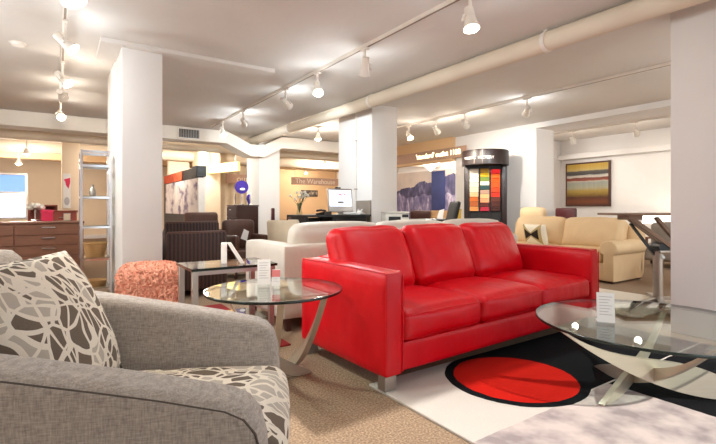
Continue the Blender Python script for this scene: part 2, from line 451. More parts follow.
# storefront wall behind the camera: one broad low opening and one tall narrow one
b = B()
b.box(XL, .80, YB-.1, YB, 0, CZ); b.box(.94, 7.5, YB-.1, YB, 2.11, CZ); b.box(7.5, XR, YB-.1, YB, 0, CZ)
struct('wall_front', b, 'white')
b = B(); b.box(-30, 40, -30, YB-.1, -.2, -.12); struct('ground_outside', b, 'asphalt')
# far window
b = B()
fw = .06
b.box(wx0, wx1, YF-.02, YF+.08, wz0-fw, wz0); b.box(wx0, wx1, YF-.02, YF+.08, wz1, wz1+fw)
b.box(wx0-fw, wx0, YF-.02, YF+.08, wz0-fw, wz1+fw); b.box(wx1, wx1+fw, YF-.02, YF+.08, wz0-fw, wz1+fw)
b.box(wx0, wx1, YF, YF+.06, 1.44, 1.50)
wf = struct('window_1', b, 'steel')
b = B(); b.box(wx0, wx1, YF+.09, YF+.1, 1.5, wz1); obj('window_pane', b, 'winblue', wf)
b = B(); b.box(wx0, wx1, YF+.085, YF+.1, wz0, 1.44); obj('window_blind', b, 'winwhite', wf)
b = B()
for i in range(7):
    c = random.uniform(wx0+.15, wx1-.15); z = random.uniform(1.52, 1.9)
    b.box(c-.12, c+.12, YF+.07, YF+.088, z, z+random.uniform(.03, .09))
obj('window_view', b, 'winwhite', wf)

# columns
def column(name, x0, x1, y0, y1, m='white', z1=CZ):
    b = B(); b.box(x0, x1, y0, y1, 0, z1, .012, 2); return struct(name, b, m, smooth=True)
column('column_1', .551, .931, 5.0, 6.45)
column('column_2', 3.83, 4.34, 9.62, 10.4, 'white')
column('column_3', 4.12, 4.63, 5.66, 6.66)
column('column_4', 4.1, 4.62, .62, 1.55)
column('column_5', 3.15, 3.75, 12.2, 12.8, 'cream')
column('column_6', 9.95, 10.4, 6.3, 6.85)
column('column_7', .12, .46, 11.6, 12.1, 'cream')
# wall stub right of the swatch tower and the beam that runs on from it
b = B(); b.box(7.72, 8.3, 5.19, 7.3, 0, CZ); struct('wall_stub', b, 'white')
b = B(); b.box(7.72, 8.3, YB, 5.19, CZ-.1, CZ); struct('trim_1', b, 'white')
b = B(); b.box(10.22, 10.4, YB, 6.3, 2.17, 2.29, .01); struct('trim_2', b, 'white')
# board round the first column on the ceiling
b = B(); b.box(.36, 2.16, 4.92, 5.56, CZ-.045, CZ, .006); struct('trim_3', b, 'ceil')
# dropped bulkheads far back
b = B(); b.box(XL, 3.6, 14.3, 14.8, 2.28, CZ); struct('trim_4', b, 'tanwall')
b = B(); b.box(3.0, XR, 13.4, 13.7, 2.3, CZ); struct('trim_5', b, 'tanwall')
b = B(); b.box(7.6, 7.76, 7.3, 11.2, 2.1, CZ); struct('trim_6', b, 'tanwall')
b = B(); b.box(XL, XR, 16.97, 17.0, 0, .12); struct('baseboard_back', b, 'white')
b = B(); b.box(10.37, 10.4, YB, 6.3, 0, .12); struct('baseboard_right', b, 'white')

# ------------------------------------------------------------------ ducts and pipes
t = thing('air_duct', 'white boxed air duct crossing under the ceiling with a dip beneath the round pipe', 'duct', (0, 9.4, 0))
path = [(-4, 2.51), (3.02, 2.51), (3.55, 2.27), (3.86, 2.27), (4.3, 2.50), (6.56, 2.50)]
b = B(); hh = .13
for (xa, za), (xb, zb) in zip(path, path[1:]):
    b.prism([(xa, za-hh), (xb, zb-hh), (xb, zb+hh), (xa, za+hh)], 'y', 0, .45)
bmesh.ops.remove_doubles(b.bm, verts=b.bm.verts[:], dist=1e-4)
obj('duct_body', b, 'duct', t)
b = B(); b.box(2.02, 2.47, -.03, 0, 2.395, 2.615); b2 = b
vf = obj('vent_grille', b2, 'duct', t, label='small dark slatted vent set in the duct front')
b = B()
b.box(2.05, 2.44, -.036, -.03, 2.42, 2.59)
vb = obj('vent_slot', b, 'black', vf)
b = B()
for i in range(12): b.box(2.065+i*.032, 2.073+i*.032, -.042, -.036, 2.42, 2.59)
obj('vent_slats', b, 'steel', vf)

t = thing('ceiling_pipe', 'thick cream round pipe running overhead from near the right column towards the duct', 'pipe', (3.78, 0, 0))
b = B(); b.cyl((0, -1.1, 2.545), (0, 11.5, 2.545), .09, n=28); obj('pipe_run', b, 'pipe', t, smooth=True)
for y in (2.43, 5.2, 7.9):
    b = B(); b.cyl((0, y-.02, 2.545), (0, y+.02, 2.545), .096, n=24); b.box(-.03, .03, y-.02, y+.02, 2.62, CZ); obj('clip', b, 'fixture', t, smooth=True)
for (y, z, r, lab, m) in ((10.55, 2.40, .1, 'pale pipe running crosswise behind the boxed air duct', 'pipe'),
                          (12.75, 2.42, .14, 'thicker pale pipe running crosswise farther back behind the thin one', 'pipe')):
    t = thing('ceiling_pipe', lab, 'pipe', (0, y, 0))
    b = B(); b.cyl((XL, 0, z), (XR, 0, z), r, n=20); obj('pipe_run', b, m, t, smooth=True)
    for x in (-.25, 5.3):
        b = B(); b.cyl((x, 0, z), (x, 0, CZ), .02, n=8); obj('hanger', b, 'fixture', t)

# ------------------------------------------------------------------ track lighting
def light(kind, name, loc, energy, color, parent=None, **kw):
    l = bpy.data.lights.new(name, kind); l.energy = energy; l.color = color
    for k, v in kw.items(): setattr(l, k, v)
    o = bpy.data.objects.new(name, l); COL.objects.link(o); o.location = loc
    if parent is not None: o.parent = parent
    return o
WARM = (1.0, .92, .80); MID = (.86, .95, 1.0)
EK = 1.0
def track(x, y0, y1, label):
    t = thing('lighting_track', label, 'light track', (x, 0, 0))
    b = B(); b.box(-.017, .017, y0, y1, CZ-.035, CZ); obj('rail', b, 'fixture', t)
    b = B(); b.box(-.009, .009, y0, y1, CZ-.038, CZ-.035); obj('rail_slot', b, 'line', t)
    return t
def spot_head(loc, aim, label, e_spot, e_pt, color, group, scale=1.0):
    """spotlight below a track: adapter, stem, cup and glowing lamp; aim is the beam direction"""
    t = thing('track_spotlight', label, 'spotlight', loc, 0, group)
    b = B(); b.box(-.018, .018, -.06, .06, -.06, -.038, .004); b.cyl((0, 0, -.06), (0, 0, -.21), .013, n=10); obj('stem', b, 'fixture', t)
    a = Vector(aim).normalized(); p = Vector((0, 0, -.22))
    b = B(); s = scale
    b.cyl(p-a*.09*s, p-a*.005*s, .036*s, .04*s, 18); b.cyl(p-a*.005*s, p+a*.09*s, .04*s, .06*s, 20, caps=False)
    obj('lamp_housing', b, 'fixture', t, smooth=True)
    b = B(); side = a.cross(Vector((0, 0, 1))); side = side.normalized() if side.length > .01 else Vector((1, 0, 0))
    b.tube([p+Vector((0, 0, .03)), p+side*.055*s+Vector((0, 0, .02)), p+side*.068*s+a*.03*s], .010, 8); obj('bracket', b, 'fixture', t, smooth=True)
    b = B(); b.sphere(p+a*.05*s, .036*s, (1, 1, 1)); obj('bulb', b, 'bulb', t, smooth=True)
    q = p+a*.16*s
    if e_spot:
        o = light('SPOT', 'spot_beam', q, e_spot*EK, color, t, spot_size=rad(95), spot_blend=.9, shadow_soft_size=.05)
        o.rotation_euler = a.to_track_quat('-Z', 'Y').to_euler()
    if e_pt: light('POINT', 'lamp_glow', p+a*.17*s, e_pt*EK, color, t, shadow_soft_size=.06)
    return t
ordw = ['nearest', 'second', 'third', 'fourth', 'fifth', 'farthest']
track(.07, 1.6, 9.1, 'thin ceiling track running away at the left of the picture')
spot_head((.07, 2.1, CZ), (.2, .35, -1), 'added out-of-view spotlight on the left ceiling track above the grey armchair', 62, 3, WARM, 'spotlights on the left track')  # extra head added above the view to light the armchair
for i, (y, aim) in enumerate(((3.42, (.3, -.3, -1)), (4.6, (.9, -.4, -.9)), (5.9, (.6, -.45, -.7)), (6.75, (.25, 1, -.25)), (8.2, (.1, -.8, -.6)))):
    spot_head((.07, y, CZ), aim, 'white spotlight on the left ceiling track, %s from the camera' % (ordw[i] if i < 4 else 'farthest'), 40, 3, MID if i < 2 else WARM, 'spotlights on the left track', 1.25 if i == 0 else 1)
track(2.59, 1.2, 9.0, 'thin ceiling track running diagonally over the middle of the picture')
spot_head((2.59, 1.35, CZ), (.0, .55, -.85), 'added out-of-view spotlight at the near end of the middle ceiling track above the coffee table', 9, 2, MID, 'spotlights on the middle track')  # extra head added out of view for more light on the red sofa
for i, (y, aim) in enumerate(((2.3, (-.1, -.25, -1)), (3.68, (.2, .5, -.9)), (4.66, (-.2, -.55, -.8)), (5.55, (1.5, .75, -.75)), (7.2, (.55, 1, -.4)), (8.3, (.1, -.5, -.8)))):
    spot_head((2.59, y, CZ), aim, 'white spotlight on the middle ceiling track, %s from the camera' % ordw[i], (12, 34, 36, 62, 74, 60)[i], 4, MID, 'spotlights on the middle track')
track(5.74, 1.5, 8.2, 'thin ceiling track right of the round pipe')
for i, (u, aim) in enumerate(((527, (.8, .8, -.45)), (465, (1, .35, -.45)), (436, (.8, .2, -.6)), (409, (-.1, -.6, -.8)))):
    th = YAW+math.atan((u-358)/FPX); y = 5.74/math.tan(th)
    spot_head((5.74, y, CZ), aim, 'white spotlight on the ceiling track right of the pipe, %s from the camera' % (ordw[i] if i < 3 else 'farthest'), 52, 5, MID if i == 0 else WARM, 'spotlights on the right track')
track(9.0, 1.5, 6.0, 'thin ceiling track before the wall of the striped painting')
for i, (y, aim) in enumerate(((3.97, (.85, .1, -.6)), (5.2, (.8, .1, -.6)))):
    spot_head((9.0, y, CZ), aim, 'white spotlight aimed at the painting wall, %s' % ('right of the painting' if i == 0 else 'left of the painting'), 12, 2, WARM, 'spotlights before the painting wall')
# far lamps
def far_lamp(loc, label, e, group=None, drop=0):
    t = thing('ceiling_spotlight', label, 'spotlight', loc, 0, group)
    b = B(); b.cyl((0, 0, drop), (0, 0, -.16), .014, n=8); b.cyl((0, 0, -.14), (0, 0, -.26), .03, .07, 18, caps=False); obj('lamp_housing', b, 'fixture', t, smooth=True)
    b = B(); b.sphere((0, 0, -.24), .055); obj('bulb', b, 'bulb', t, smooth=True)
    light('POINT', 'lamp_glow', (0, 0, -.36), e*EK, WARM, t, shadow_soft_size=.08)
far_lamp((-.72, 13.4, CZ-.33), 'bright round lamp before the far window', 60, drop=.33)
far_lamp((-.52, 12.2, CZ-.2), 'small bright lamp hanging just above the far round lamp', 20, drop=.2)
far_lamp((2.1, 10.9, CZ), 'far ceiling lamp behind the vented end of the duct', 45)
far_lamp((3.1, 11.4, CZ), 'far ceiling lamp over the dark chest of drawers', 40)
far_lamp((7.05, 12.2, CZ), 'far ceiling lamp right of the column under the duct', 60)
far_lamp((8.3, 15.9, CZ), 'farthest small lamp before the tan back wall', 40)
far_lamp((9.3, 9.3, CZ), 'ceiling lamp in front of the mountain mural', 60)
far_lamp((4.4, 7.9, CZ), 'ceiling lamp behind the middle column', 30)
far_lamp((9.2, 1.2, CZ), 'ceiling lamp over the floor before the painting wall, behind the near column', 25)
for (x, y, lab) in ((px(385, 2.7).x, px(385, 2.7).y, 'small round white smoke detector on the ceiling at top centre'), (px(18, 4.45).x, px(18, 4.45).y, 'small round ceiling disc left of the left track')):
    t = thing('smoke_detector', lab, 'smoke detector', (x, y, CZ))
    b = B(); b.lathe([(0, -.03), (.05, -.028), (.062, -.01), (.065, 0)], n=24); obj('cover', b, 'fixture', t, smooth=True)
    b = B(); b.lathe([(.066, -.006), (.075, -.004), (.078, 0)], n=24); obj('ring', b, 'fixture', t, smooth=True)

# ------------------------------------------------------------------ rugs
b = B(); b.box(1.455, 3.9, -.1, 2.03, 0, .014, .004); r = obj('area_rug', b, 'rug')
tag(r, 'cream and black rug with a big red disc in front of the red sofa', 'rug')
b = B(); b.box(.30, 1.42, 2.95, 4.6, 0, .012, .004); tag(obj('area_rug', b, 'redrug'), 'plain red rug under the small square end table', 'rug')
b = B(); b.box(4.35, 5.55, 1.9, 4.7, 0, .012, .004); tag(obj('area_rug', b, 'whiterug'), 'pale rug on the floor before the beige sofa', 'rug')

# ------------------------------------------------------------------ sofas
def slab(name, m, parent, x0, x1, y0, y1, z0, z1, bev=.02, seg=3, **kw):
    b = B(); b.box(x0, x1, y0, y1, z0, z1, bev, seg); return obj(name, b, m, parent, smooth=True, **kw)
# red sofa: local x along, y back, front at y=0
W, D, AZ, AW = 2.32, .93, .655, .13
rs = thing('leather_sofa', 'bright red leather three-seat sofa on the art rug', 'sofa', (1.445, 1.86, 0), rad(2))
for x0, nm in ((0, 'left'), (W-AW, 'right')):
    b = B(); b.cushion(AW, D-.01, AZ-.09, .022, (.006, .004, .008), 10, Matrix.Translation((x0+AW/2, D/2, (AZ+.09)/2)))
    a = obj('arm', b, 'redleather', rs, smooth=True)
    b = B()
    for xs in (x0+.006, x0+AW-.006):
        b.tube([(xs, .02, AZ-.004), (xs, D*.5, AZ-.001), (xs, D-.03, AZ-.004)], .0045, 6)
        b.tube([(xs, .004, AZ-.02), (xs, .004, .35), (xs, .004, .11)], .0045, 6)
    obj('seam_piping', b, 'redleather', a, smooth=True)
b = B(); b.cushion(W-2*AW, .03, .16, .012, (0, .004, 0), 8, Matrix.Translation((W/2, .045, .175))); obj('front_rail', b, 'redleather', rs, smooth=True)
slab('seat_deck', 'redleather', rs, AW, W-AW, .06, D-.05, .10, .255, .01)
b = B(); b.cushion(W-2*AW, .16, .58, .03, (0, .01, .01), 10, Matrix.Translation((W/2, D-.085, .38))); obj('backrest', b, 'redleather', rs, smooth=True)
cwid = (W-2*AW)/3
for i in range(3):
    b = B()
    b.cushion(cwid-.006, .66, .175, .05, (.004, .018, .030), 22, Matrix.Translation((AW+cwid*(i+.5), .335, .345)), .004, i)
    sc = obj('seat_cushion', b, 'redleather', rs, smooth='all')
    b = B(); xx0, xx1 = AW+cwid*i+.03, AW+cwid*(i+1)-.03
    b.tube([(xx0+(xx1-xx0)*k/8, -.003-.014*math.sin(PI*k/8), .405+.012*math.sin(PI*k/8)) for k in range(9)], .0038, 6); obj('seam_piping', b, 'redleather', sc, smooth=True)
bw = .655
for i in range(3):
    mx = Matrix.Translation((.10+bw*(i+.5), .665, .635)) @ Matrix.Rotation(rad(-24), 4, 'X')
    b = B(); b.cushion(bw-.004, .17, .48, .08, (.008, .042, .012), 22, mx, .009, i+5); obj('back_cushion', b, 'redleather', rs, smooth='all')
for x in (.04, W-.11):
    for y in (.02, D-.09):
        slab('leg', 'steel', rs, x-.03, x+.05, y, y+.06, 0.014 if y < .1 else 0, .092, .002, 1)
# white sofa seen from behind
WW = 3.0
ws = thing('leather_sofa', 'white leather sofa turned away, its back behind the red sofa', 'sofa', (1.5+WW, 4.14, 0), PI)
for x0 in (0, WW-.16):
    b = B(); b.cushion(.16, .86, .60, .03, (.004, .004, .006), 8, Matrix.Translation((x0+.08, .44, .40))); obj('arm', b, 'whiteleather', ws, smooth=True)
slab('seat_deck', 'whiteleather', ws, .16, WW-.16, .05, .80, .10, .28)
b = B(); b.cushion(WW-.01, .15, .60, .03, (0, .008, .004), 10, Matrix.Translation((WW/2, .81, .40))); obj('backrest', b, 'whiteleather', ws, smooth=True)
for i in range(3):
    cwd = (WW-.32)/3
    b = B(); b.cushion(cwd-.01, .62, .17, .05, (.004, .01, .02), 10, Matrix.Translation((.16+cwd*(i+.5), .36, .37))); obj('seat_cushion', b, 'whiteleather', ws, smooth='all')
    b = B(); b.cushion(cwd+.02, .20, .42, .08, (.01, .03, .02), 12, Matrix.Translation((.16+cwd*(i+.5), .68, .65)) @ Matrix.Rotation(rad(-8), 4, 'X'), .006, i); obj('back_cushion', b, 'whiteleather', ws, smooth='all')
for x in (.05, WW-.09):
    for y in (.05, .80): slab('leg', 'darkwood', ws, x, x+.045, y, y+.045, 0, .12, .003, 1)
# beige sofa with rolled arms, facing left
WB, DB = 2.18, .96
bs = thing('leather_sofa', 'beige leather sofa with rolled arms under the striped painting', 'sofa', (6.0, 5.05, -.028), rad(-90))
bs.scale = (1, 1, .965)
for x0 in (0, WB-.24):
    b = B()
    xc = x0+.12; s = -1 if x0 == 0 else 1
    prof = [(xc-.07, .06), (xc+.07, .06), (xc+.07, .42)]+[(xc+.0+.125*math.cos(a), .50+.115*math.sin(a)) for a in [rad(-30+k*24) for k in range(11)]]+[(xc-.07, .42)]
    b.prism(prof, 'y', 0.02, DB-.12, .02, 3); obj('arm', b, 'beigeleather', bs, smooth=True)
slab('seat_deck', 'beigeleather', bs, .16, WB-.16, .03, DB-.1, .06, .30, .02)
b = B(); b.cushion(WB-.1, .2, .76, .06, (0, .02, .02), 12, Matrix.Translation((WB/2, DB-.12, .44)) @ Matrix.Rotation(rad(-6), 4, 'X')); obj('backrest', b, 'beigeleather', bs, smooth=True)
for i in range(2):
    cwd = (WB-.44)/2
    b = B(); b.cushion(cwd-.006, .62, .18, .06, (.004, .02, .02), 14, Matrix.Translation((.22+cwd*(i+.5), .34, .38))); obj('seat_cushion', b, 'beigeleather', bs, smooth='all')
    b = B(); b.cushion(cwd+.03, .22, .50, .09, (.01, .05, .015), 16, Matrix.Translation((.22+cwd*(i+.5), .66, .66)) @ Matrix.Rotation(rad(-14), 4, 'X'), .007, i); obj('back_cushion', b, 'beigeleather', bs, smooth='all')
for x in (.08, WB-.14):
    for y in (.05, DB-.18): slab('leg', 'darkwood', bs, x, x+.06, y, y+.06, .029, .065, .004, 1)
# bow pillow leaning on its left seat
pk = NT('bow_fabric'); co = pk.coord(); sx = pk.n('ShaderNodeSeparateXYZ'); pk.l(co, sx.inputs[0])
ay = pk.val('ABSOLUTE', pk.val('ADD', sx.outputs[1], 0.03)); az = pk.val('ABSOLUTE', pk.val('SUBTRACT', sx.outputs[2], 0.02))
bow = pk.val('MULTIPLY', pk.val('LESS_THAN', az, pk.val('MULTIPLY_ADD', ay, .55, .012)), pk.val('LESS_THAN', ay, .135))
halo = pk.val('MULTIPLY', pk.val('LESS_THAN', az, pk.val('MULTIPLY_ADD', ay, .75, .03)), pk.val('LESS_THAN', ay, .185))
cc = pk.mix(bow, pk.mix(halo, lin((244, 236, 216)), lin((190, 168, 120))), lin((38, 20, 18)))
pk.l(cc, pk.b.inputs['Base Color']); pk.b.inputs['Roughness'].default_value = .9; M['bow'] = pk.m
b = B(); b.pillow(.44, .34, .14)
o = obj('throw_pillow', b, 'bow', smooth='all'); o.location = (6.27, 4.23, .58); o.rotation_euler = (0, rad(14), PI+rad(-6))
tag(o, 'white pillow with a black bow pattern leaning on the beige sofa', 'pillow')

# ------------------------------------------------------------------ armchair in the left foreground
ar = thing('armchair', 'grey woven armchair with a scribble-patterned seat in the left foreground', 'armchair', cw(-.65, 1.375), -YAW+rad(8))
prof = [(-.60, .13), (-.62, .71), (-.58, .722), (-.42, .700), (-.158, .654), (.037, .618), (.16, .594), (.23, .578), (.30, .562), (.342, .541), (.368, .508), (.383, .45), (.388, .37), (.388, .13)]
for y0, y1 in ((-.43, -.30), (.285, .415)):
    b = B(); b.prism(prof, 'y', y0, y1, .028, 4)
    a = obj('arm', b, 'greychair', ar, smooth=50)
    b = B()
    for yy in ((y0+.004,) if y0 < 0 else (y1-.004,)):
        b.tube([(x*.985, yy, z-.018) for x, z in prof[2:]], .0028, 6)
    obj('piping', b, 'piping', a, smooth=True, label='dark piping along the arm edge')
mxb = Matrix.Translation((-.455, -.008, .475)) @ Matrix.Rotation(rad(-19), 4, 'Y')
b = B(); b.cushion(.15, .60, .78, .05, (.015, 0, .01), 14, mxb); obj('backrest', b, 'greychair', ar, smooth='all')
b = B(); b.box(-.42, .36, -.31, .30, .13, .27, .01); obj('seat_frame', b, 'greychair', ar, smooth=True)
b = B(); b.cushion(.75, .585, .19, .055, (.02, .0, .022), 20, Matrix.Translation((.04, -.008, .315)));
sc = obj('seat_cushion', b, 'scribble_seat', ar, smooth='all', label='seat cushion with pale scribble pattern on taupe')
b = B(); b.box(.33, .395, -.29, .275, .13, .24, .02); obj('front_rail', b, 'scribble_seat', ar, smooth=True)
for x in (-.46, .31):
    for y in (-.38, .34): 
        b = B(); b.cyl((x, y, .13), (x, y, 0), .025, .018, 12); obj('leg', b, 'darkwood', ar, smooth=True)
b = B(); b.pillow(.53, .47, .17, n=20)
o = obj('throw_pillow', b, 'scribble', smooth='all')
mxp = Matrix.Translation(cw(-.65, 1.375)) @ Matrix.Rotation(-YAW+rad(8), 4, 'Z') @ Matrix.Translation((-.262, -.005, .635)) @ Matrix.Rotation(rad(-24), 4, 'Y')
o.matrix_world = mxp
tag(o, 'square pillow in taupe with looping pale lines leaning in the grey armchair', 'pillow')

# ------------------------------------------------------------------ glass tables with crossing curved bars
def round_table(root, R, H, bars, mbar, width):
    b = B(); b.lathe([(0, H-.012), (R-.004, H-.012)], n=96); b.lathe([(R-.004, H), (0, H)], n=96)
    top = obj('glass_top', b, 'glass', root, smooth=True, label='clear round glass top')
    b = B(); b.lathe([(R-.006, H-.0125), (R-.001, H-.0125), (R+.001, H-.010), (R+.001, H-.003), (R-.001, H+.0005), (R-.006, H+.0005)], n=96)
    obj('glass_rim', b, 'rim', top, smooth=True, label='dark green glass edge')
    for az, off, st, sf, zt, frac, hm in bars:
        d = Vector((math.cos(az), math.sin(az), 0)); nn = Vector((-d.y, d.x, 0))
        # crescent plate standing on edge: low at the foot, its tip rising to the glass
        L = st+sf; N = 30; lo, up = [], []
        for i in range(N+1):
            u = i/N; t_ = u*L; s = st-t_
            z = zt*max(0.0, 1-u/frac)**1.9
            h = .012+hm*math.sin(PI*min(1, u**1.45*.97))**1.2
            if u > .9: h *= .35+.65*math.sqrt(max(0, 1-((u-.9)/.1)**2))
            lo.append((s, z+.001)); up.append((s, min(zt+.004, z+h)))
        b = B()
        poly = lo+up[::-1]
        f0 = [b.bm.verts.new(d*u_+nn*(off-width/2)+Vector((0, 0, v_))) for u_, v_ in poly]
        f1 = [b.bm.verts.new(d*u_+nn*(off+width/2)+Vector((0, 0, v_))) for u_, v_ in poly]
        n2 = len(poly)
        for i in range(N):
            k2 = n2-1-i
            b.bm.faces.new((f0[i], f0[i+1], f0[k2-1], f0[k2])); b.bm.faces.new((f1[i+1], f1[i], f1[k2], f1[k2-1]))
        for i in range(n2): b.bm.faces.new((f0[i], f1[i], f1[(i+1) % n2], f0[(i+1) % n2]))
        bar = obj('curved_leg', b, mbar, root, smooth=30)
        e = d*(st-.02)+nn*off; b = B(); b.cyl((e.x, e.y, zt), (e.x, e.y, H-.012), .026, n=16); obj('glass_pad', b, 'chrome', bar, smooth=True)
ct = thing('coffee_table', 'large round glass coffee table on crossing metal arcs at the right edge', 'coffee table', (2.555, 1.05, .014))
round_table(ct, .558, .40, [(rad(150), .05, .53, .56, .38, .90, .135), (rad(2), .11, .50, .30, .38, .88, .07), (rad(238), -.02, .42, .46, .38, .86, .08)], 'crescent', .028)
st = thing('side_table', 'round glass side table on curved metal legs beside the red sofa arm', 'side table', (1.0, 2.284, 0))
round_table(st, .372, .558, [(rad(263), .17, .30, .36, .54, .97, .06), (rad(252), .0, .31, .34, .54, .97, .06), (rad(186), -.095, .24, .30, .54, .86, .075)], 'crescent', .034)
# cards on the tables
def tent_card(label, loc, rz, w, h, mm='whitepaper', band=None, lean=10):
    t = thing('price_card', label, 'price card', loc, rz)
    b = B(); b.box(-w/2, w/2, -.0015, .0015, 0, h, 0, mx=Matrix.Rotation(rad(-lean), 4, 'X')); obj('card', b, mm, t)
    b = B(); b.box(-w/2, w/2, 0, h*.42, 0, .003); obj('foot', b, mm, t)
    b = B()
    for i in range(7):
        z = h*(.85-.1*i); b.box(-w*.36, w*(.36-.1*(i % 3)), -.0025, -.0015, z, z+h*.02, mx=Matrix.Rotation(rad(-lean), 4, 'X'))
    obj('print_lines', b, 'greytext', t)
    if band:
        b = B(); b.box(-w/2, w/2, -.003, -.0016, h*.55, h*.97, mx=Matrix.Rotation(rad(-lean), 4, 'X')); obj('colour_band', b, band, t)
    return t
p = cw((264-358)/FPX*2.56, 2.56); tent_card('tall white price card standing on the round side table', (p.x, p.y, .559), -YAW+rad(12), .074, .145)
p = cw((276-358)/FPX*2.52, 2.52); tent_card('small card with a pink top beside the tall white one', (p.x, p.y, .559), -YAW+rad(5), .046, .092, band='pinkpaper')
p = cw((606-358)/FPX*2.28, 2.28); tent_card('white price card standing on the glass coffee table', (p.x, p.y, .414), -YAW+rad(-22), .082, .15, band=None)

# ------------------------------------------------------------------ end table behind
t = thing('end_table', 'square glass-topped end table with thick steel legs behind the round one', 'end table', (.735, 3.0, 0))
t.scale = (.93, .86, 1)
b = B(); b.box(0, .64, 0, .5, .585, .6, .003); obj('glass_top', b, 'glass', t)
b = B(); b.box(-.004, .644, -.004, 0, .583, .601); b.box(-.004, 0, 0, .5, .583, .601); b.box(.64, .644, 0, .5, .583, .601); b.box(-.004, .644, .5, .504, .583, .601); obj('glass_edge', b, 'rim', t)
for yy in (.012, .47):
    b = B(); b.box(.01, .63, yy, yy+.018, .555, .582); obj('top_rail', b, 'steel', t)
for x in (.005, .58):
    for y in (.005, .44): slab('leg', 'steel', t, x, x+.042, y, y+.042, .012 if y > .2 else .012, .582, .003, 1)
b = B(); b.box(.06, .58, .03, .47, .2, .212); obj('lower_shelf', b, 'glass', t)
# folded white sign on it
p = px(232, 3.22)
t = thing('tent_sign', 'white folded tent sign on the square end table', 'sign', (p.x, p.y, .6), -YAW+.25)
b = B(); b.box(-.075, -.035, -.03, .03, 0, .15, .003); obj('stand', b, 'whitepaper', t)
b = B(); b.prism([(-.034, .15), (-.008, .15), (.085, .001), (.058, .001)], 'y', -.03, .03); obj('panel', b, 'whitepaper', t)

# ------------------------------------------------------------------ ottoman
t = thing('ottoman', 'coral shaggy cube ottoman in front of the first column', 'ottoman', (.645, 4.0, 0), rad(-10))
t.scale = (.86, .86, .98)
b = B(); hs = .25
b.cushion(.50, .50, .53, .075, (.012, .012, .02), 26, Matrix.Translation((0, 0, .27)), .006, 3); body = obj('body', b, 'ottoman', t, smooth='all')
b = B(); bm = b.bm
def tuft(p, n, ln):
    t1 = n.orthogonal().normalized(); t1.rotate(Matrix.Rotation(random.uniform(0, 2*PI), 3, n)); t2 = n.cross(t1)
    w = .0075; k = random.uniform(.3, 1)*ln
    a0, a1 = bm.verts.new(p-t1*w), bm.verts.new(p+t1*w)
    m0, m1 = bm.verts.new(p+n*ln*.6+t2*k*.3-t1*w), bm.verts.new(p+n*ln*.6+t2*k*.3+t1*w)
    e0, e1 = bm.verts.new(p+n*ln*.8+t2*k*.9-t1*w*.5), bm.verts.new(p+n*ln*.8+t2*k*.9+t1*w*.5)
    bm.faces.new((a0, a1, m1, m0)); bm.faces.new((m0, m1, e1, e0))
me_ = body.data; wts = [p.area for p in me_.polygons]
for p_ in random.choices(me_.polygons[:], weights=wts, k=9000):
    if p_.normal.z < -.5: continue
    vs_ = [me_.vertices[q].co for q in p_.vertices]
    r1, r2 = random.random(), random.random()
    c_ = vs_[0]+(vs_[1]-vs_[0])*r1+(vs_[-1]-vs_[0])*r2
    tuft(c_-p_.normal*.003, p_.normal.copy(), random.uniform(.02, .04) if p_.normal.z < .8 else random.uniform(.012, .02))
sh = obj('shag_pile', b, 'ottoman2', t); sh['kind'] = 'stuff'

# ------------------------------------------------------------------ etagere
EY = 5.62
t = thing('etagere', 'tall narrow chrome shelf stand with glass shelves beside the first column', 'shelf stand', (.235, EY, 0))
ew, ed = .275, .30
zs = [.12, .45, .80, 1.125, 1.47]
for x in (0, ew):
    for y in (0, ed): 
        b = B(); b.box(x-.012, x+.012, y-.012, y+.012, 0, 1.63); obj('post', b, 'chrome', t)
b = B()
for y in (0, ed): b.box(.012, ew-.012, y-.011, y+.011, 1.6, 1.625)
for x in (0, ew): b.box(x-.011, x+.011, .012, ed-.012, 1.6, 1.625)
obj('top_frame', b, 'chrome', t)
for z in zs:
    b = B()
    for y in (0, ed): b.box(.012, ew-.012, y-.01, y+.01, z-.022, z)
    for x in (0, ew): b.box(x-.01, x+.01, .012, ed-.012, z-.022, z)
    fr = obj('shelf_frame', b, 'chrome', t)
    b = B(); b.box(-.005, ew+.005, -.005, ed+.005, z+.001, z+.009); obj('shelf_glass', b, 'glass', fr)
b = B(); b.lathe([(0, 0), (.028, 0), (.034, .03), (.026, .075), (.014, .1), (.017, .125), (.013, .125), (.010, .10), (0, .02)], (.235+.11, EY+.15, 1.134), 20)
tag(obj('vase', b, 'steel', smooth=True), 'small grey vase on a middle shelf of the chrome stand', 'vase')
t2 = thing('storage_basket', 'tan woven basket low on the chrome shelf stand', 'basket', (.235+.137, EY+.15, .459))
b = B(); b.lathe([(0, 0), (.09, 0), (.118, .15), (.111, .15), (.084, .01), (0, .01)], n=28); obj('body', b, 'basket', t2, smooth=True)
b = B(); b.lathe([(.118, .138), (.124, .148), (.118, .158), (.110, .148), (.118, .138)], n=28); obj('rim', b, 'basket', t2, smooth=True)
t2 = thing('storage_basket', 'shallow tan tray basket on the lowest shelf of the chrome stand', 'basket', (.235+.137, EY+.15, .129))
b = B(); b.lathe([(0, 0), (.1, 0), (.12, .07), (.113, .07), (.092, .01), (0, .01)], n=28); obj('body', b, 'basket', t2, smooth=True)

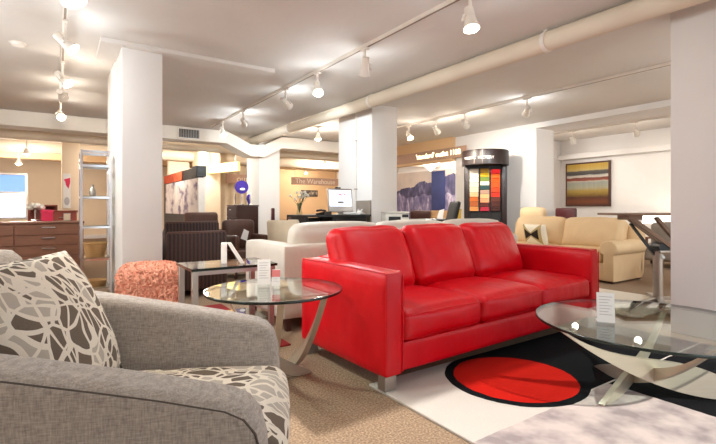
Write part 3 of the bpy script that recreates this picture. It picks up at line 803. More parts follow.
# ------------------------------------------------------------------ sideboard and its goods, far left
def drawers(root, x0, x1, y, z0, z1, nc, nr, m, mh, hw=.12, gap=.008):
    cw_, rh = (x1-x0)/nc, (z1-z0)/nr
    for i in range(nc):
        for j in range(nr):
            b = B(); b.box(x0+cw_*i+gap/2, x0+cw_*(i+1)-gap/2, y-.018, y, z0+rh*j+gap/2, z0+rh*(j+1)-gap/2, .002, 1); d = obj('drawer', b, m, root)
            c = x0+cw_*(i+.5); z = z0+rh*(j+.72)
            b = B(); b.box(c-hw/2, c+hw/2, y-.045, y-.036, z-.007, z+.007); b.box(c-hw/2, c-hw/2+.012, y-.038, y-.016, z-.006, z+.006); b.box(c+hw/2-.012, c+hw/2, y-.038, y-.016, z-.006, z+.006)
            obj('handle', b, 'chrome', d)
t = thing('sideboard', 'long walnut sideboard with rows of silver-handled drawers at far left', 'sideboard', (-1.95, 7.3, 0))
slab('carcass', 'walnut', t, 0, 2.28, 0, .5, .06, .79, .004, 1); slab('top', 'walnut', t, -.01, 2.29, -.02, .51, .791, .815, .003, 1)
slab('plinth', 'black', t, .03, 2.25, .03, .47, 0, .06, .002, 1)
drawers(t, .03, 2.25, 0, .08, .78, 3, 5, 'walnut', 'chrome', .15)
# goods on top and behind
t = thing('cabinet', 'reddish-brown cabinet behind the walnut sideboard', 'cabinet', (-.10, 9.3, 0))
slab('carcass', 'redwood', t, 0, .42, 0, .45, .04, .93, .004, 1); slab('top', 'redwood', t, -.015, .435, -.015, .465, .931, .955, .003, 1)
drawers(t, .01, .41, 0, .06, .92, 1, 3, 'redwood', 'chrome', .1)
t = thing('display_shelf', 'tall red-brown shelf panel behind the reddish cabinet', 'shelf', (-.42, 10.3, 0))
slab('side_panel', 'redwood', t, 0, .04, 0, .3, 0, 1.06, .003, 1); slab('side_panel', 'redwood', t, .42, .46, 0, .3, 0, 1.06, .003, 1)
slab('back_panel', 'redwood', t, .04, .42, .27, .3, 0, 1.06, .002, 1)
for z in (.05, .4, .75, 1.03): slab('shelf', 'redwood', t, .04, .42, 0, .27, z, z+.025, .002, 1)
p = px(47, 6.3)
t = thing('gift_box', 'bright pink lidded box standing on the walnut sideboard', 'box', (p.x, p.y+.12, .815))
slab('body', 'pink', t, -.07, .07, -.06, .06, 0, .125, .004, 1); slab('lid', 'pink', t, -.075, .075, -.065, .065, .126, .16, .004, 1)
p = px(67, 6.45)
t = thing('display_card', 'small tan framed card on the right end of the walnut sideboard', 'card', (p.x, p.y, .815))
slab('frame', 'steel', t, -.045, .045, -.006, .006, 0, .11, .003, 1); slab('print', 'creamfab', t, -.036, .036, -.009, -.006, .01, .10, .001, 1)
p = px(35, 6.3)
t = thing('table_lamp', 'small white blossom-shaded lamp at the left on the walnut sideboard', 'lamp', (p.x, p.y+.1, .815))
b = B(); b.lathe([(0, 0), (.05, 0), (.045, .015), (.008, .022), (.007, .16), (0, .16)], n=20); obj('base', b, 'chrome', t, smooth=True)
b = B()
for i in range(14):
    a = i*2.4; rr = .05+.04*(i % 3)/2
    b.sphere((rr*math.cos(a), rr*math.sin(a)*.8, .19+.012*(i % 4)), .035, u=10, v=7)
obj('lamp_shade', b, 'flower', t, smooth=True)
# wall notice with red mark on the pale pillar
t = thing('wall_notice', 'narrow white notice with a red mark on the far left pillar', 'notice', (.215, 11.59, 0))
b = B(); b.box(-.07, .07, -.012, 0, 1.0, 1.75); obj('board', b, 'whitepaper', t)
b = B(); b.prism([(-.06, 1.62), (.06, 1.66), (.06, 1.55), (.03, 1.42), (-.02, 1.5), (-.03, 1.57)], 'y', -.016, -.012); obj('red_mark', b, 'pink', t)
b = B(); b.prism([(.05*math.cos(a), 1.15+.09*math.sin(a)) for a in [k*PI/8 for k in range(16)]], 'y', -.016, -.012); obj('grey_mark', b, 'greytext', t)

# ------------------------------------------------------------------ dark wicker seats
def wicker_chair(label, loc, rz, w, d, h, cat='chair', name='wicker_armchair'):
    t = thing(name, label, cat, loc, rz)
    b = B(); b.box(0, w, 0, .07, .08, h, .02); obj('backrest', b, 'wicker', t, smooth=True)
    b = B(); b.tube([(0.01, .03, h*.55), (.02, .03, h), (w-.02, .03, h), (w-.01, .03, h*.55)], .022, 8); obj('top_rail', b, 'brownleather', t, smooth=True)
    for x in (0, w-.08):
        b = B(); b.prism([(.05, .08), (d, .08), (d, .52), (d*.5, .56), (.05, h*.93)], 'x', x, x+.08, .015); obj('arm', b, 'wicker', t, smooth=True)
    b = B(); b.box(.08, w-.08, .07, d-.02, .1, .3, .01); obj('seat_base', b, 'wicker', t)
    b = B(); b.cushion(w-.17, d-.12, .14, .05, (0, 0, .02), 8, Matrix.Translation((w/2, .09+(d-.12)/2, .37))); obj('seat_cushion', b, 'brownleather', t, smooth='all')
    for x in (.03, w-.07):
        for y in (.02, d-.06): slab('leg', 'darkwood', t, x, x+.04, y, y+.04, 0, .1, .003, 1)
    return t
wicker_chair('dark wicker armchair with its ribbed back turned, just right of the first column', (1.0, 5.15, 0), 0, .66, .8, .72)
wicker_chair('dark wicker armchair behind the nearest wicker one', (1.2, 6.3, 0), 0, .72, .8, .80)
wicker_chair('low dark wicker settee right of the wicker armchairs', (2.05, 7.3, 0), 0, .72, .66, .63, 'settee', 'wicker_settee')
t = thing('leather_couch', 'brown leather couch in front of the poster partition', 'couch', (1.95, 8.4, 0))
slab('base', 'brownleather', t, 0, .6, 0, .7, .08, .4, .03); slab('backrest', 'brownleather', t, 0, .6, 0, .2, .4, .92, .06)
for x in (0, .48): slab('arm', 'brownleather', t, x, x+.12, .2, .7, .4, .6, .05)
for x in (.05, .5):
    for y in (.05, .6): slab('leg', 'darkwood', t, x, x+.05, y, y+.05, 0, .082, .003, 1)
# poster partition
t = thing('display_partition', 'dark partition carrying a pale poster and an orange one, beyond the first column', 'partition', (2.42, 9.3, 0))
slab('panel', 'black', t, .02, .1, .05, 3.6, 0, 1.86, .004, 1)
slab('end_post', 'fixture', t, -.02, .12, -.02, .05, .0, 1.62, .006, 1, label='white end post')
slab('top_block', 'black', t, -.06, .14, -.03, .3, 1.64, 1.86, .006, 1)
slab('poster', 'poster', t, 0, .018, .12, 3.3, .86, 1.62, .002, 1, label='white and violet poster')
slab('poster', 'orange', t, .0, .018, 1.5, 3.5, 1.64, 1.84, .002, 1, label='orange leaf poster')
# low far wall pieces behind
column('wall_alcove', 2.55, 3.1, 12.9, 13.1, 'cream', 2.3)
t = thing('floor_curtain', 'beige floor-length curtain hanging before the far wall, left of the purple disc', 'curtain', (4.0, 13.2, 0))
b = B(); pts = [(k*.05, .05*math.sin(k*1.3)) for k in range(18)]
fr = [b.bm.verts.new((x, y, .02)) for x, y in pts]; ft = [b.bm.verts.new((x, y, 2.28)) for x, y in pts]
bk = [b.bm.verts.new((x, y+.012, .02)) for x, y in pts]; bt = [b.bm.verts.new((x, y+.012, 2.28)) for x, y in pts]
for k in range(17):
    b.bm.faces.new((fr[k], fr[k+1], ft[k+1], ft[k])); b.bm.faces.new((bk[k], bt[k], bt[k+1], bk[k+1]))
obj('cloth', b, 'creamfab', t, smooth='all')
b = B(); b.cyl((-.05, 0, 2.3), (.9, 0, 2.3), .015, n=10); obj('rod', b, 'steel', t)

# ------------------------------------------------------------------ chest of drawers with ornaments
t = thing('chest_of_drawers', 'tall dark brown chest of drawers left of the column under the duct', 'chest', (2.77, 8.57, 0), rad(-90))
slab('carcass', 'darkwood', t, 0, .57, 0, .40, .05, 1.03, .004, 1); slab('top', 'darkwood', t, -.01, .58, -.015, .41, 1.031, 1.055, .003, 1)
slab('plinth', 'black', t, .02, .55, .02, .38, 0, .05, .002, 1)
drawers(t, .01, .56, 0, .07, 1.02, 1, 5, 'darkwood', 'chrome', .12)
cx, cy, cz = 2.92, 8.2, 1.055
t = thing('disc_sculpture', 'purple round disc on a thin stand on top of the dark chest', 'sculpture', (cx, cy, cz), -YAW+rad(15))
b = B(); b.cyl((0, 0, 0), (0, 0, .02), .05, .045, 18); b.cyl((0, 0, .02), (0, 0, .23), .007, n=8); obj('stand', b, 'chrome', t)
b = B(); b.cyl((0, -.012, .34), (0, .012, .34), .125, n=32); obj('disc', b, 'purple', t, smooth=True)
b = B(); b.sphere((.015, -.014, .30), .05, (1, .25, .55)); obj('white_spot', b, 'whitepaper', t, smooth=True)
b = B(); b.lathe([(0, 0), (.028, 0), (.02, .03), (.05, .11), (.04, .17), (.015, .2), (0, .2)], (cx+.10, cy-.12, cz), 18)
tag(obj('vase', b, 'purple', smooth=True), 'small dark purple vase right of the disc on the chest', 'vase')
for i, (dx, dy, lab, mm) in enumerate(((-.08, .2, 'slim silver figurine left of the purple disc', 'steel'), (.17, -.2, 'slim pale candlestick at the right end of the dark chest', 'fixture'))):
    b = B(); b.lathe([(0, 0), (.03, 0), (.028, .012), (.01, .03), (.014, .09), (.022, .14), (.01, .19), (.015, .21), (0, .225)], (cx+dx*.6, cy+dy, cz), 16)
    tag(obj('figurine' if i == 0 else 'candlestick', b, mm, smooth=True), lab, 'figurine' if i == 0 else 'candlestick')

# ------------------------------------------------------------------ chairs behind the white sofa
t = thing('armchair', 'brown armchair with a white tag, left of the cream barrel chair', 'armchair', (2.08, 6.12, 0), rad(6))
t.scale = (.85, .8, .95)
slab('seat_base', 'brownleather', t, 0, .62, 0, .62, .14, .42, .03); 
b = B(); b.cushion(.60, .12, .48, .05, (0, .02, .01), 8, Matrix.Translation((.31, .56, .62))); obj('backrest', b, 'brownleather', t, smooth='all')
for x in (0, .53): slab('arm', 'brownleather', t, x, x+.09, 0, .6, .42, .64, .03)
for x in (.02, .56):
    for y in (.02, .56): slab('leg', 'darkwood', t, x, x+.04, y, y+.04, 0, .142, .003, 1)
b = B(); b.prism([(0.1, .60), (.21, .56), (.25, .70), (.16, .74)], 'y', -.012, -.004); obj('hang_tag', b, 'whitepaper', t, label='white hang tag')
t = thing('barrel_chair', 'cream barrel chair with a curved back behind the white sofa', 'chair', (2.64, 5.74, 0), rad(-75))
t.scale = (.58, .58, .96)
b = B(); R0 = .33
b.lathe([(R0-.05, .22), (R0, .2), (R0+.06, .84), (R0+.03, .87), (R0-.01, .84), (R0-.05, .22)], n=28, a0=rad(-120), a1=rad(120)); obj('backrest', b, 'creamfab', t, smooth='all')
b = B(); b.lathe([(0, .2), (R0-.06, .2), (R0-.05, .26), (R0-.06, .42), (R0-.1, .45), (0, .46)], n=28); obj('seat', b, 'creamfab', t, smooth=True)
b = B(); b.cushion(.1, .34, .26, .04, (.02, 0, 0), 8, Matrix.Translation((.2, 0, .70))); obj('back_pad', b, 'blackfab', t, smooth='all', label='dark back pad')
for a in (45, 135, 225, 315):
    b = B(); b.cyl((.22*math.cos(rad(a)), .22*math.sin(rad(a)), .22), (.27*math.cos(rad(a)), .27*math.sin(rad(a)), 0), .02, .014, 10); obj('leg', b, 'tanfab', t, smooth=True)
# dining chairs near far wall
def dining_chair(label, loc, rz, mseat, group=None, h=.95):
    t = thing('dining_chair', label, 'chair', loc, rz, group)
    slab('seat', mseat, t, -.22, .22, -.22, .22, .42, .48, .02)
    slab('backrest', mseat, t, -.21, .21, .19, .24, .5, h, .02)
    for x in (-.19, .19):
        for y in (-.19, .2): slab('leg', 'darkwood', t, x-.02, x+.02, y-.02, y+.02, 0, .422, .003, 1)
    b = B(); b.box(-.2, -.17, .2, .23, .48, .56); b.box(.17, .2, .2, .23, .48, .56); obj('back_post', b, 'darkwood', t)
    return t
p = px(284.5, 8.3); dining_chair('dark red dining chair left of the black reception desk', p, rad(70), 'darkred', h=1.0)
p = px(296, 9.2); dining_chair('brown dining chair behind the left end of the black desk', p, rad(160), 'brownleather', h=.86)

# ------------------------------------------------------------------ reception desk with computer
t = thing('reception_desk', 'black reception desk left of the middle column', 'desk', (2.95, 5.55, 0))
slab('top', 'black', t, -.05, 1.12, .05, .62, .87, .90, .004, 1)
slab('cabinet', 'black', t, .45, 1.08, .12, .58, 0, .868, .006, 1)
slab('side_panel', 'black', t, .0, .05, .12, .58, 0, .868, .004, 1)
slab('front_panel', 'blackfab', t, .05, .45, .5, .53, .3, .85, .003, 1)
for i in range(3):
    b = B(); b.box(.5, 1.04, .1, .12, .1+.25*i, .33+.25*i, .003, 1); d = obj('drawer', b, 'blackfab', t)
    b = B(); b.box(.7, .85, .085, .1, .25+.25*i, .262+.25*i); obj('handle', b, 'chrome', d)
p = px(341, 6.75); 
t = thing('computer_monitor', 'white desktop computer showing a pale screen on the black desk', 'monitor', (p.x, p.y, .90), -YAW+rad(24))
mt = Matrix.Translation((0, 0, .04)) @ Matrix.Rotation(rad(-10), 4, 'X')
b = B(); b.box(-.20, .20, -.012, .018, 0, .36, .008, 2, mx=mt); obj('casing', b, 'steel', t, smooth=True)
b = B(); b.box(-.178, .178, -.0155, -.0115, .085, .335, mx=mt); sc_ = obj('screen', b, 'screen', t, label='lit pale blue screen')
b = B()
for x, z, w, h in ((-.03, .25, .05, .03), (.03, .27, .03, .02), (.01, .22, .015, .05), (.06, .25, .03, .03)): b.box(x, x+w, -.0175, -.0155, z, z+h, mx=mt)
obj('screen_marks', b, 'screenred', sc_)
b = B(); b.box(-.08, .08, -.06, .08, 0, .012, .004); b.box(-.05, .05, .03, .05, .01, .2, .004, mx=Matrix.Rotation(rad(8), 4, 'X')); obj('stand', b, 'steel', t)
p = px(324, 6.9)
t = thing('desk_phone', 'black desk phone in front of the monitor on the black desk', 'phone', (3.28, 5.72, .90), .3)
b = B(); b.prism([(-.09, 0), (.09, 0), (.09, .02), (-.09, .05)], 'x', -.08, .08, .006); obj('body', b, 'black', t)
b = B(); b.tube([(-.05, -.09, .06), (-.05, 0, .07), (-.05, .09, .06)], .016, 8); obj('handset', b, 'black', t, smooth=True)
p = px(362, 6.55)
t = thing('paper_stack', 'loose white papers on the right end of the black desk', 'paper', (3.92, 5.75, .9), .4)
b = B()
for i in range(5): b.box(-.1, .1, -.07, .07, i*.006, i*.006+.005, mx=Matrix.Rotation(.15*i, 4, 'Z'))
obj('sheets', b, 'whitepaper', t)
b = B(); b.prism([(-.08, .03), (.05, .03), (.08, .085), (0, .06), (-.05, .09)], 'y', -.03, -.026); obj('curled_sheet', b, 'whitepaper', t)
p = px(306, 7.15)
t = thing('flower_vase', 'white blossoms in a clear vase on the black desk', 'flowers', (3.0, 5.95, .9))
b = B(); b.lathe([(0, 0), (.04, 0), (.045, .02), (.03, .12), (.045, .17), (.04, .17), (.026, .12), (0, .01)], n=20); obj('vase', b, 'glass', t, smooth=True)
bs_, bf = B(), B()
for i in range(16):
    a = random.uniform(0, 2*PI); r_ = random.uniform(.02, .15); z = random.uniform(.22, .34)
    bs_.tube([(0, 0, .03), (r_*.3*math.cos(a), r_*.3*math.sin(a), .16), (r_*math.cos(a), r_*math.sin(a), z)], .0025, 5)
    for j in range(4): bf.sphere((r_*math.cos(a)+random.uniform(-.015, .015), r_*math.sin(a)+random.uniform(-.015, .015), z+random.uniform(-.01, .02)), .014, u=8, v=6)
obj('stems', bs_, 'stem', t); obj('blossoms', bf, 'flower', t, smooth=True)
# camera dome on the column
p = px(334, 6.6)
t = thing('security_camera', 'small black camera on the left face of the middle column', 'camera', (4.115, 6.6, 1.34))
b = B(); b.box(-.05, .0, -.02, .02, -.02, .02, .003); obj('mount', b, 'black', t)
b = B(); b.sphere((-.07, 0, -.01), .04, u=14, v=10); obj('lens_dome', b, 'black', t, smooth=True)

t = thing('conduit_pipe', 'thin vertical conduit on the left face of the middle column', 'conduit', (4.11, 6.1, 0))
b = B(); b.cyl((0, 0, 0), (0, 0, CZ), .014, n=10); obj('tube', b, 'fixture', t, smooth=True)
for z in (.5, 1.3, 2.1):
    b = B(); b.box(-.018, .012, -.03, .03, z, z+.02); obj('clip', b, 'steel', t)
b = B(); b.box(4.09, 4.118, 5.67, 6.07, 0, 1.12, .004)
tag(obj('kick_panel', b, 'greyfab'), 'grey protective panel on the lower left face of the middle column', 'panel')

# far wall sign and picture
t = thing('hanging_sign', 'rose fascia sign with pale letters near the tan back wall', 'sign', (8.2, 14.9, 2.0), 0)
b = B(); b.box(-1.0, 1.0, 0, .05, -.13, .14, .004); obj('panel', b, 'signpanel', t)
for x in (-.9, .9):
    b = B(); b.cyl((x, .02, .14), (x, .02, .65), .01, n=8); obj('hanger', b, 'steel', t)
lettering('lettering', 'The Warehouse', .26, 'signpale', t, (0, -.004, 0), (PI/2, 0, 0))
t = thing('wall_picture', 'wide dark framed picture on the tan back wall', 'picture', (9.0, 16.93, 1.62))
b = B(); b.box(-.40, .40, -.03, 0, -.13, .14, .004); obj('frame', b, 'black', t)
b = B(); b.box(-.37, .37, -.034, -.03, -.10, .11); obj('print', b, 'photo', t)
t = thing('hanging_sign', 'glowing yellow sign panel hanging left of the column under the duct', 'sign', (3.55, 11.5, 2.03), rad(-75))
b = B(); b.box(-.75, .75, 0, .06, -.11, .12, .004); obj('panel', b, 'signyellow', t)
for x in (-.6, .6):
    b = B(); b.cyl((x, .03, .12), (x, .03, .62), .01, n=8); obj('hanger', b, 'steel', t)
lettering('lettering', "'standard'", .24, 'signpale', t, (0, -.004, 0), (PI/2, 0, 0))
t = thing('hanging_sign', 'rose sign panel with pale letters below the glowing yellow sign', 'sign', (4.75, 12.9, 1.86), 0)
b = B(); b.box(-.62, .62, 0, .05, -.13, .14, .004); obj('panel', b, 'signpanel', t)
for x in (-.5, .5):
    b = B(); b.cyl((x, .025, .14), (x, .025, .79), .01, n=8); obj('hanger', b, 'steel', t)
lettering('lettering', 'outlet', .26, 'signpale', t, (0, -.004, 0), (PI/2, 0, 0))

# ------------------------------------------------------------------ office area right of middle column
t = thing('wall_mural', 'violet mountain mural on the wall behind the office desks', 'mural', (10.39, 8.7, .55))
slab('mountain_panel', 'mural', t, -.02, 0, 0, 4.6, 0, 1.7, .002, 1)
slab('blue_panel', 'bluepanel', t, -.05, -.021, 1.55, 2.15, 0, 1.66, .002, 1, label='dark blue vertical panel')
t = thing('fascia_sign', 'cream fascia with lit lettering left of the swatch tower', 'sign', (7.60, 9.0, 2.28), rad(-90))
lettering('lettering', "'standard' outlet 1188", .17, 'signglow', t, (1.23, -.014, .0), (PI/2, 0, 0), .006)
b = B(); b.box(-1.7, 2.15, -.012, -.002, -.125, .125, .002); obj('panel', b, 'signpanel', t)
def pendant(label, x, y, z, r, h, e):
    t = thing('pendant_lamp', label, 'lamp', (x, y, z))
    b = B(); b.lathe([(0, 0), (.02, .0), (r*.55, h*.5), (r, h), (r-.01, h), (r*.5, h*.52), (0, .02)], n=28); obj('lamp_shade', b, 'pendglow', t, smooth=True)
    b = B(); b.cyl((0, 0, h*.6), (0, 0, CZ-z), .006, n=8); obj('cord', b, 'black', t)
    light('POINT', 'lamp_glow', (0, 0, h+.06), e*EK, MID, t, shadow_soft_size=.06)
pendant('white cone pendant lamp glowing below the lit lettering', 8.3, 8.75, 1.99, .24, .2, 50)
pendant('flat pendant lamp right of the bright cone pendant', 8.6, 8.1, 2.0, .26, .1, 30)
t = thing('office_desk', 'black office desk before the mountain mural', 'desk', (4.75, 6.12, 0))
slab('top', 'black', t, 0, 1.8, 0, .7, .75, .785, .004, 1)
for x in (.02, 1.74): slab('leg_panel', 'blackfab', t, x, x+.04, .04, .66, 0, .75, .003, 1)
slab('modesty_panel', 'blackfab', t, .06, 1.74, .06, .08, .25, .74, .002, 1)
t = thing('printer_stand', 'low black cabinet under the printer behind the red sofa', 'cabinet', (3.72, 4.72, 0))
slab('carcass', 'black', t, 0, .62, 0, .5, .03, .74, .004, 1); slab('top', 'blackfab', t, -.01, .63, -.01, .51, .741, .77, .003, 1)
for x in (.01, .315): 
    b = B(); b.box(x, x+.295, -.016, 0, .06, .72, .002, 1); d = obj('door', b, 'black', t)
    b = B(); b.box(x+.14, x+.15, -.03, -.016, .45, .6); obj('handle', b, 'chrome', d)
for x in (.04, .54):
    for y in (.04, .42): slab('foot', 'black', t, x, x+.04, y, y+.04, 0, .031, .002, 1)
t = thing('printer', 'pale grey office printer right of the middle column', 'printer', (4.02, 4.97, .77), -YAW+.12)
slab('body', 'printer', t, -.17, .17, -.17, .17, 0, .15, .015); slab('lid', 'printer', t, -.175, .175, -.165, .17, .152, .18, .01)
slab('paper_slot', 'black', t, -.12, .05, -.174, -.168, .04, .11, .002, 1, label='dark paper slot'); slab('output_tray', 'printer', t, -.11, .11, -.27, -.17, .02, .03, .003, 1)
slab('control_panel', 'black', t, .07, .16, -.175, -.168, .1, .14, .002, 1)
def office_chair(label, loc, rz, tilt, h, m='blackfab', group=None):
    t = thing('office_chair', label, 'office chair', loc, rz, group)
    for k in range(5):
        a = k*2*PI/5; b = B(); b.cyl((0, 0, .1), (.28*math.cos(a), .28*math.sin(a), .07), .02, .014, 8); l = obj('base_leg', b, 'black', t)
        b = B(); b.sphere((.28*math.cos(a), .28*math.sin(a), .03), .03, u=10, v=7); obj('caster', b, 'black', l)
    b = B(); b.cyl((0, 0, .1), (0, 0, .44), .025, n=12); obj('gas_post', b, 'chrome', t)
    b = B(); b.cushion(.48, .48, .09, .035, (0, 0, .01), 8, Matrix.Translation((0, 0, .48))); obj('seat', b, m, t, smooth='all')
    b = B(); b.cushion(.44, .07, h-.55, .03, (0, .01, 0), 8, Matrix.Translation((0, .25, .55)) @ Matrix.Rotation(rad(-tilt), 4, 'X') @ Matrix.Translation((0, 0, (h-.55)/2))); obj('backrest', b, m, t, smooth='all')
    for x in (-.25, .25):
        b = B(); b.tube([(x, .1, .48), (x, .1, .66), (x, -.12, .68)], .014, 8); obj('armrest', b, 'black', t, smooth=True)
    return t
office_chair('black high-backed office chair seen edge-on left of the swatch tower', px(434, 7.75), -YAW+rad(-82), 14, 1.13)
office_chair('black office chair showing a thin upright back just right of the middle column', px(401, 10.4), -YAW+rad(90), 3, 1.27)
office_chair('brown office chair behind the black desk, left of the tan one', px(421, 9.85), -YAW+rad(170), 6, .95, 'darkwood')
dining_chair('tan chair behind the black office desk', px(437, 10.9), -YAW+rad(185), 'tanfab', h=.94)
p = px(444, 7.95)
b = B(); b.prism([(-.06, 0), (.06, 0), (.10, .2), (.0, .17)], 'y', -.004, .004, 0)
o = obj('brochure', b, 'whitepaper'); o.location = (6.22, 6.3, .785); o.rotation_euler = (rad(-8), 0, -YAW); tag(o, 'white brochure standing on the black office desk', 'brochure')
t = thing('storage_crate', 'yellow box behind the black office chair beside the swatch tower', 'box', (7.0, 6.62, 0), -YAW)
t.scale = (.5, .6, 1)
M['yellow'] = mat('yellow_card', (214, 176, 66), .7)
slab('body', 'yellow', t, -.2, .2, -.15, .15, 0, .93, .006, 1); slab('lid', 'yellow', t, -.21, .21, -.16, .16, .931, .98, .005, 1)

# ------------------------------------------------------------------ swatch tower
TW = px(485, 8.8); trz = -math.atan2(TW.x, TW.y)+rad(2)
t = thing('swatch_tower', 'dark curved display tower of colourful fabric swatches', 'display stand', (TW.x, TW.y, 0), trz)
t.scale = (.98, .98, .985)
TR = .40
b = B()
for sx_ in (-1, 1):
    b.box(sx_*.36-.05, sx_*.36+.05, -.16, .30, .06, 1.86, .01)
obj('side_panel', b, 'espresso', t, smooth=True)
b = B(); b.box(-.32, .32, -.06, .12, .06, 1.86, .004); obj('back_panel', b, 'black', t)
b = B(); b.lathe([(0, 0), (TR+.03, 0), (TR+.03, .06), (0, .06)], n=36); obj('plinth', b, 'espresso', t, smooth=True)
b = B(); b.lathe([(0, 1.86), (TR+.06, 1.86), (TR+.06, 2.13), (TR+.05, 2.15), (0, 2.15)], n=40); hd = obj('header', b, 'espresso', t, smooth=True, label='round dark header with white letters')
b = B()
for a in (-118, -98): b.box(-.003, .003, -.003, .003, 1.865, 2.14, 0, mx=Matrix.Translation(((TR+.063)*math.cos(rad(a)), (TR+.063)*math.sin(rad(a)), 0)) @ Matrix.Rotation(rad(a+90), 4, 'Z'))
obj('header_seam', b, 'line', hd)
word = "FABRIC FACTORY"
for i, ch in enumerate(word):
    if ch == ' ': continue
    a = rad(-146+i*5.6)
    lettering('letter', ch, .075, 'fixture', hd, ((TR+.063)*math.cos(a), (TR+.063)*math.sin(a), 1.985), (PI/2, 0, a+PI/2), .003)
sw = [[(196, 178, 160), (236, 218, 190), (240, 222, 190), (238, 214, 176), (232, 206, 168), (236, 176, 128), (196, 104, 42), (182, 96, 48), (226, 148, 82)],
      [(170, 120, 40), (222, 176, 30), (120, 140, 60), (224, 214, 190), (40, 70, 70), (176, 140, 120), (232, 178, 124), (244, 156, 112), (96, 42, 34), (176, 40, 60)],
      [(226, 24, 30), (238, 98, 20), (236, 90, 20), (232, 84, 22), (228, 66, 24), (206, 46, 26), (96, 46, 34), (84, 40, 32), (70, 34, 28)]]
k = 0
for c in range(3):
    n = len(sw[c]); z1 = 1.80-.02*(c == 2); zb = .95; hh_ = (z1-zb)/n
    for i, colr in enumerate(sw[c]):
        z = z1-hh_*(i+1)
        b = B(); b.box(-.30+.205*c, -.30+.205*c+.17, -.14, -.07, z+.004, z+hh_-.002, .006, 2)
        for q in range(2): b.box(-.30+.205*c, -.30+.205*c+.17, -.147, -.139, z+.006+q*hh_*.5, z+hh_*.5*(q+1)-.006, .003, 1)
        m_ = mat('swatch_cloth_%d' % k, colr, .85, var=.12, vscale=30); k += 1
        obj('fabric_swatch', b, m_, t)
b = B()
for c in range(3): b.box(-.305+.205*c, -.295+.205*c+.18, -.12, -.06, .2, .94)
obj('lower_sleeve', b, 'blackfab', t)
b = B()
for c in range(2): b.box(-.30+.205*c+.174, -.30+.205*c+.199, -.15, -.06, .3, 1.82)
obj('divider', b, 'black', t)

# ------------------------------------------------------------------ painting and beige corner
t = thing('wall_painting', 'square painting of rough earth-coloured stripes on the white right wall', 'painting', (10.39, 5.62, 1.05))
b = B(); b.box(-.05, 0, -.53, .53, -.01, 1.03, .006, 2); obj('frame', b, 'darkwood', t)
b = B(); b.box(-.056, -.049, -.49, .49, .03, .99); obj('canvas', b, 'stripes', t)
t = thing('side_chair', 'dark red-brown chair back showing above the back of the beige sofa', 'chair', (8.0, 4.98, 0), 0)
slab('backrest', 'darkred', t, 0, .10, -.40, 0, .45, 1.0, .03); slab('seat', 'darkred', t, .1, .5, -.40, 0, .38, .5, .03)
for x in (.03, .43):
    for y in (-.38, -.06): slab('leg', 'darkwood', t, x, x+.04, y, y+.04, 0, .4 if x > .1 else .46, .003, 1)
t = thing('lounge_chair', 'cream chair back rising behind the left end of the beige sofa', 'chair', (7.22, 5.1, 0), rad(0))
t.scale = (.9, .8, 1.0)
b = B(); b.cushion(.2, .62, .60, .07, (.02, 0, .02), 10, Matrix.Translation((.1, -.15, .70))); obj('backrest', b, 'beigeleather', t, smooth='all')
slab('seat', 'beigeleather', t, -.25, .1, -.45, .15, .22, .42, .04)
for x in (-.2, .12):
    for y in (-.42, .1): slab('leg', 'darkwood', t, x, x+.04, y, y+.04, 0, .24 if x < 0 else .42, .003, 1)

# crank table with truss pedestal
TD = 4.55
p = px(658, TD)
t = thing('crank_table', 'dark flat-topped table on a steel post with slanted struts, left of the near column', 'table', (p.x, p.y, 0), -YAW)
b = B(); b.box(-.43, .5, -.16, .36, .925, .948, .006); obj('top', b, 'bronze', t)
b = B(); b.box(-.36, -.22, -.10, .10, .88, .926, .004); obj('top_bracket', b, 'bronze', t)
b = B(); b.cyl((0, 0, .09), (0, 0, .56), .045, n=20); b.cyl((0, 0, .03), (0, 0, .10), .06, .05, 20); obj('post', b, 'steel', t, smooth=True)
for (yo, z0, z1, x0, x1, w, mm) in ((-.07, .56, .90, .16, -.32, .035, 'bronze'), (.07, .54, .90, .20, -.28, .025, 'bronze'), (0, .50, .84, -.02, -.28, .02, 'black')):
    b = B(); b.strip([(x0, yo, z0), (x1, yo, z1)], (0, 1, 0), .03, w); obj('strut', b, mm, t)
b = B(); b.strip([(0.22, 0, .62), (-.02, 0, .9)], (0, 1, 0), .05, .03); obj('strut', b, 'bronze', t)
b = B(); b.cyl((0.02, -.07, .60), (0.02, .07, .60), .055, n=22); obj('pivot_hub', b, 'black', t, smooth=True)
b = B(); b.tube([(0, -.08, .5), (-.05, -.1, .56), (.12, -.1, .56), (.2, -.09, .66)], .018, 8); obj('pivot_yoke', b, 'steel', t, smooth=True)
for ang in (205, 245, 25, 65):
    d = Vector((math.cos(rad(ang)), math.sin(rad(ang)), 0)); b = B()
    b.strip([Vector((0, 0, .08)), d*.55+Vector((0, 0, .026))], (-d.y, d.x, 0), .06, .03); f = obj('foot', b, 'steel', t)
    b = B(); b.cyl(d*.52+Vector((0, 0, .012)), d*.52+Vector((0, 0, .022)), .03, n=14); obj('glide', b, 'black', f)
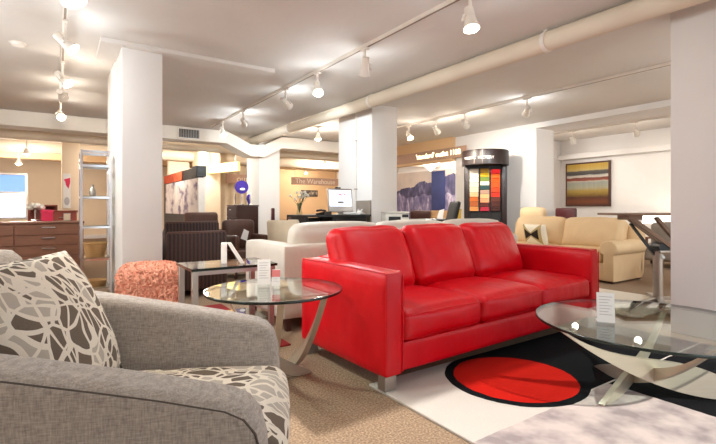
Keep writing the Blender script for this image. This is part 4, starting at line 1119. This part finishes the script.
# lamp, grey sofa and box behind, in the gap before the near column
p = px(664, 8.6)
t = thing('table_lamp', 'lit white drum lamp seen under the dark crank table top', 'lamp', (p.x, p.y, .44))
b = B(); b.lathe([(0, 0), (.09, 0), (.09, .02), (.02, .04), (.03, .14), (.015, .22), (0, .22)], n=20); obj('base', b, 'steel', t, smooth=True)
b = B(); b.lathe([(.34, .26), (.36, .26), (.34, .45), (.32, .45), (.34, .26)], n=32); obj('lamp_shade', b, 'shadeglow', t, smooth=True)
light('POINT', 'lamp_glow', (0, 0, .35), 4, WARM, t, shadow_soft_size=.05)
t2 = thing('lamp_table', 'small brown table under the lit drum lamp', 'table', (p.x, p.y, 0))
slab('top', 'walnut', t2, -.3, .3, -.25, .25, .41, .44, .004, 1)
for x in (-.27, .23):
    for y in (-.22, .18): slab('leg', 'walnut', t2, x, x+.04, y, y+.04, 0, .41, .003, 1)
p = px(672, 7.4)
t = thing('grey_sofa', 'grey fabric sofa in the gap left of the near column', 'sofa', (p.x, p.y, 0), rad(-80))
t.scale = (1, 1, .93)
b = B(); b.cushion(1.3, .2, .7, .06, (0, .02, .02), 8, Matrix.Translation((.25, .5, .45))); obj('backrest', b, 'greyfab', t, smooth='all')
b = B(); b.cushion(1.3, .6, .3, .05, (0, .01, .02), 8, Matrix.Translation((.25, .12, .28))); obj('seat', b, 'greyfab', t, smooth='all')
for x in (-.4, .9):
    b = B(); b.cyl((x, -.1, .14), (x, -.1, 0), .02, n=8); obj('leg', b, 'darkwood', t)
    b = B(); b.cyl((x, .5, .14), (x, .5, 0), .02, n=8); obj('leg', b, 'darkwood', t)
p = px(668, 5.5)
t = thing('walnut_cabinet', 'low light-brown cabinet behind the steel post of the crank table', 'cabinet', (p.x+.05, p.y-.2, 0), rad(-90))
slab('carcass', 'walnut', t, -.1, .55, 0, .4, .04, .52, .005, 1); slab('top', 'bronze', t, -.11, .56, -.01, .41, .521, .545, .003, 1)
drawers(t, -.09, .54, 0, .06, .51, 1, 3, 'walnut', 'chrome', .12)
for x in (-.08, .49):
    for y in (.03, .33): slab('foot', 'black', t, x, x+.04, y, y+.04, 0, .041, .002, 1)
p = px(668, 5.55)
t = thing('small_box', 'small white cube box on the low light-brown cabinet', 'box', (p.x+.2, p.y-.28, .545))
slab('body', 'whitepaper', t, -.06, .06, -.05, .05, 0, .10, .004, 1); slab('lid', 'whitepaper', t, -.064, .064, -.054, .054, .101, .135, .004, 1)

# fill globes added out of view to brighten the room
for (x, y, e, lab) in ((-1.7, 1.6, 26, 'added unseen fill globe left of the grey armchair'), (-1.8, 4.6, 80, 'added unseen fill globe left of the walnut sideboard aisle'),
                       (6.2, .2, 50, 'added unseen fill globe behind the near right column')):
    t = thing('added_fill_globe', lab, 'lamp', (x, y, 1.95))
    b = B(); b.cyl((0, 0, .12), (0, 0, CZ-1.95), .008, n=8); obj('cord', b, 'black', t)
    b = B(); b.cyl((0, 0, .1), (0, 0, .15), .04, n=14); obj('cap', b, 'steel', t)
    b = B(); b.sphere((0, 0, 0), .11); g_ = obj('globe', b, 'pendglow', t, smooth=True)
    for k in range(3):
        a = k*2*PI/3; light('POINT', 'lamp_glow', (.2*math.cos(a), .2*math.sin(a), -.02), e/3*EK, MID, t, shadow_soft_size=.08)

# ------------------------------------------------------------------ daylight and view
sun = light('SUN', 'sun', (2, -6, 6), 3.4, (1.0, .96, .90), angle=rad(.7)); sun.rotation_euler = (rad(55), 0, 0)
w = bpy.data.worlds.new('sky'); SC.world = w; w.use_nodes = True
bg = w.node_tree.nodes['Background']; bg.inputs[0].default_value = (.80, .91, 1.0, 1); bg.inputs[1].default_value = 1.2

cam = bpy.data.cameras.new('camera'); co_ = bpy.data.objects.new('camera', cam); COL.objects.link(co_)
co_.location = (0, 0, CAMZ); co_.rotation_euler = (PI/2, 0, -YAW)
cam.sensor_width = 36; cam.lens = FPX/716*36; cam.sensor_fit = 'HORIZONTAL'
cam.shift_y = (HOR-222)/716
cam.clip_start = .05
SC.camera = co_
SC.view_settings.view_transform = 'Standard'; SC.view_settings.look = 'None'
SC.view_settings.exposure = 0.85; SC.view_settings.gamma = 1.0; SC.view_settings.use_curve_mapping = False
SC.cycles.max_bounces = 8; SC.cycles.diffuse_bounces = 5; SC.cycles.transparent_max_bounces = 16
SC.cycles.caustics_reflective = False; SC.cycles.caustics_refractive = False
SC.cycles.sample_clamp_indirect = 6
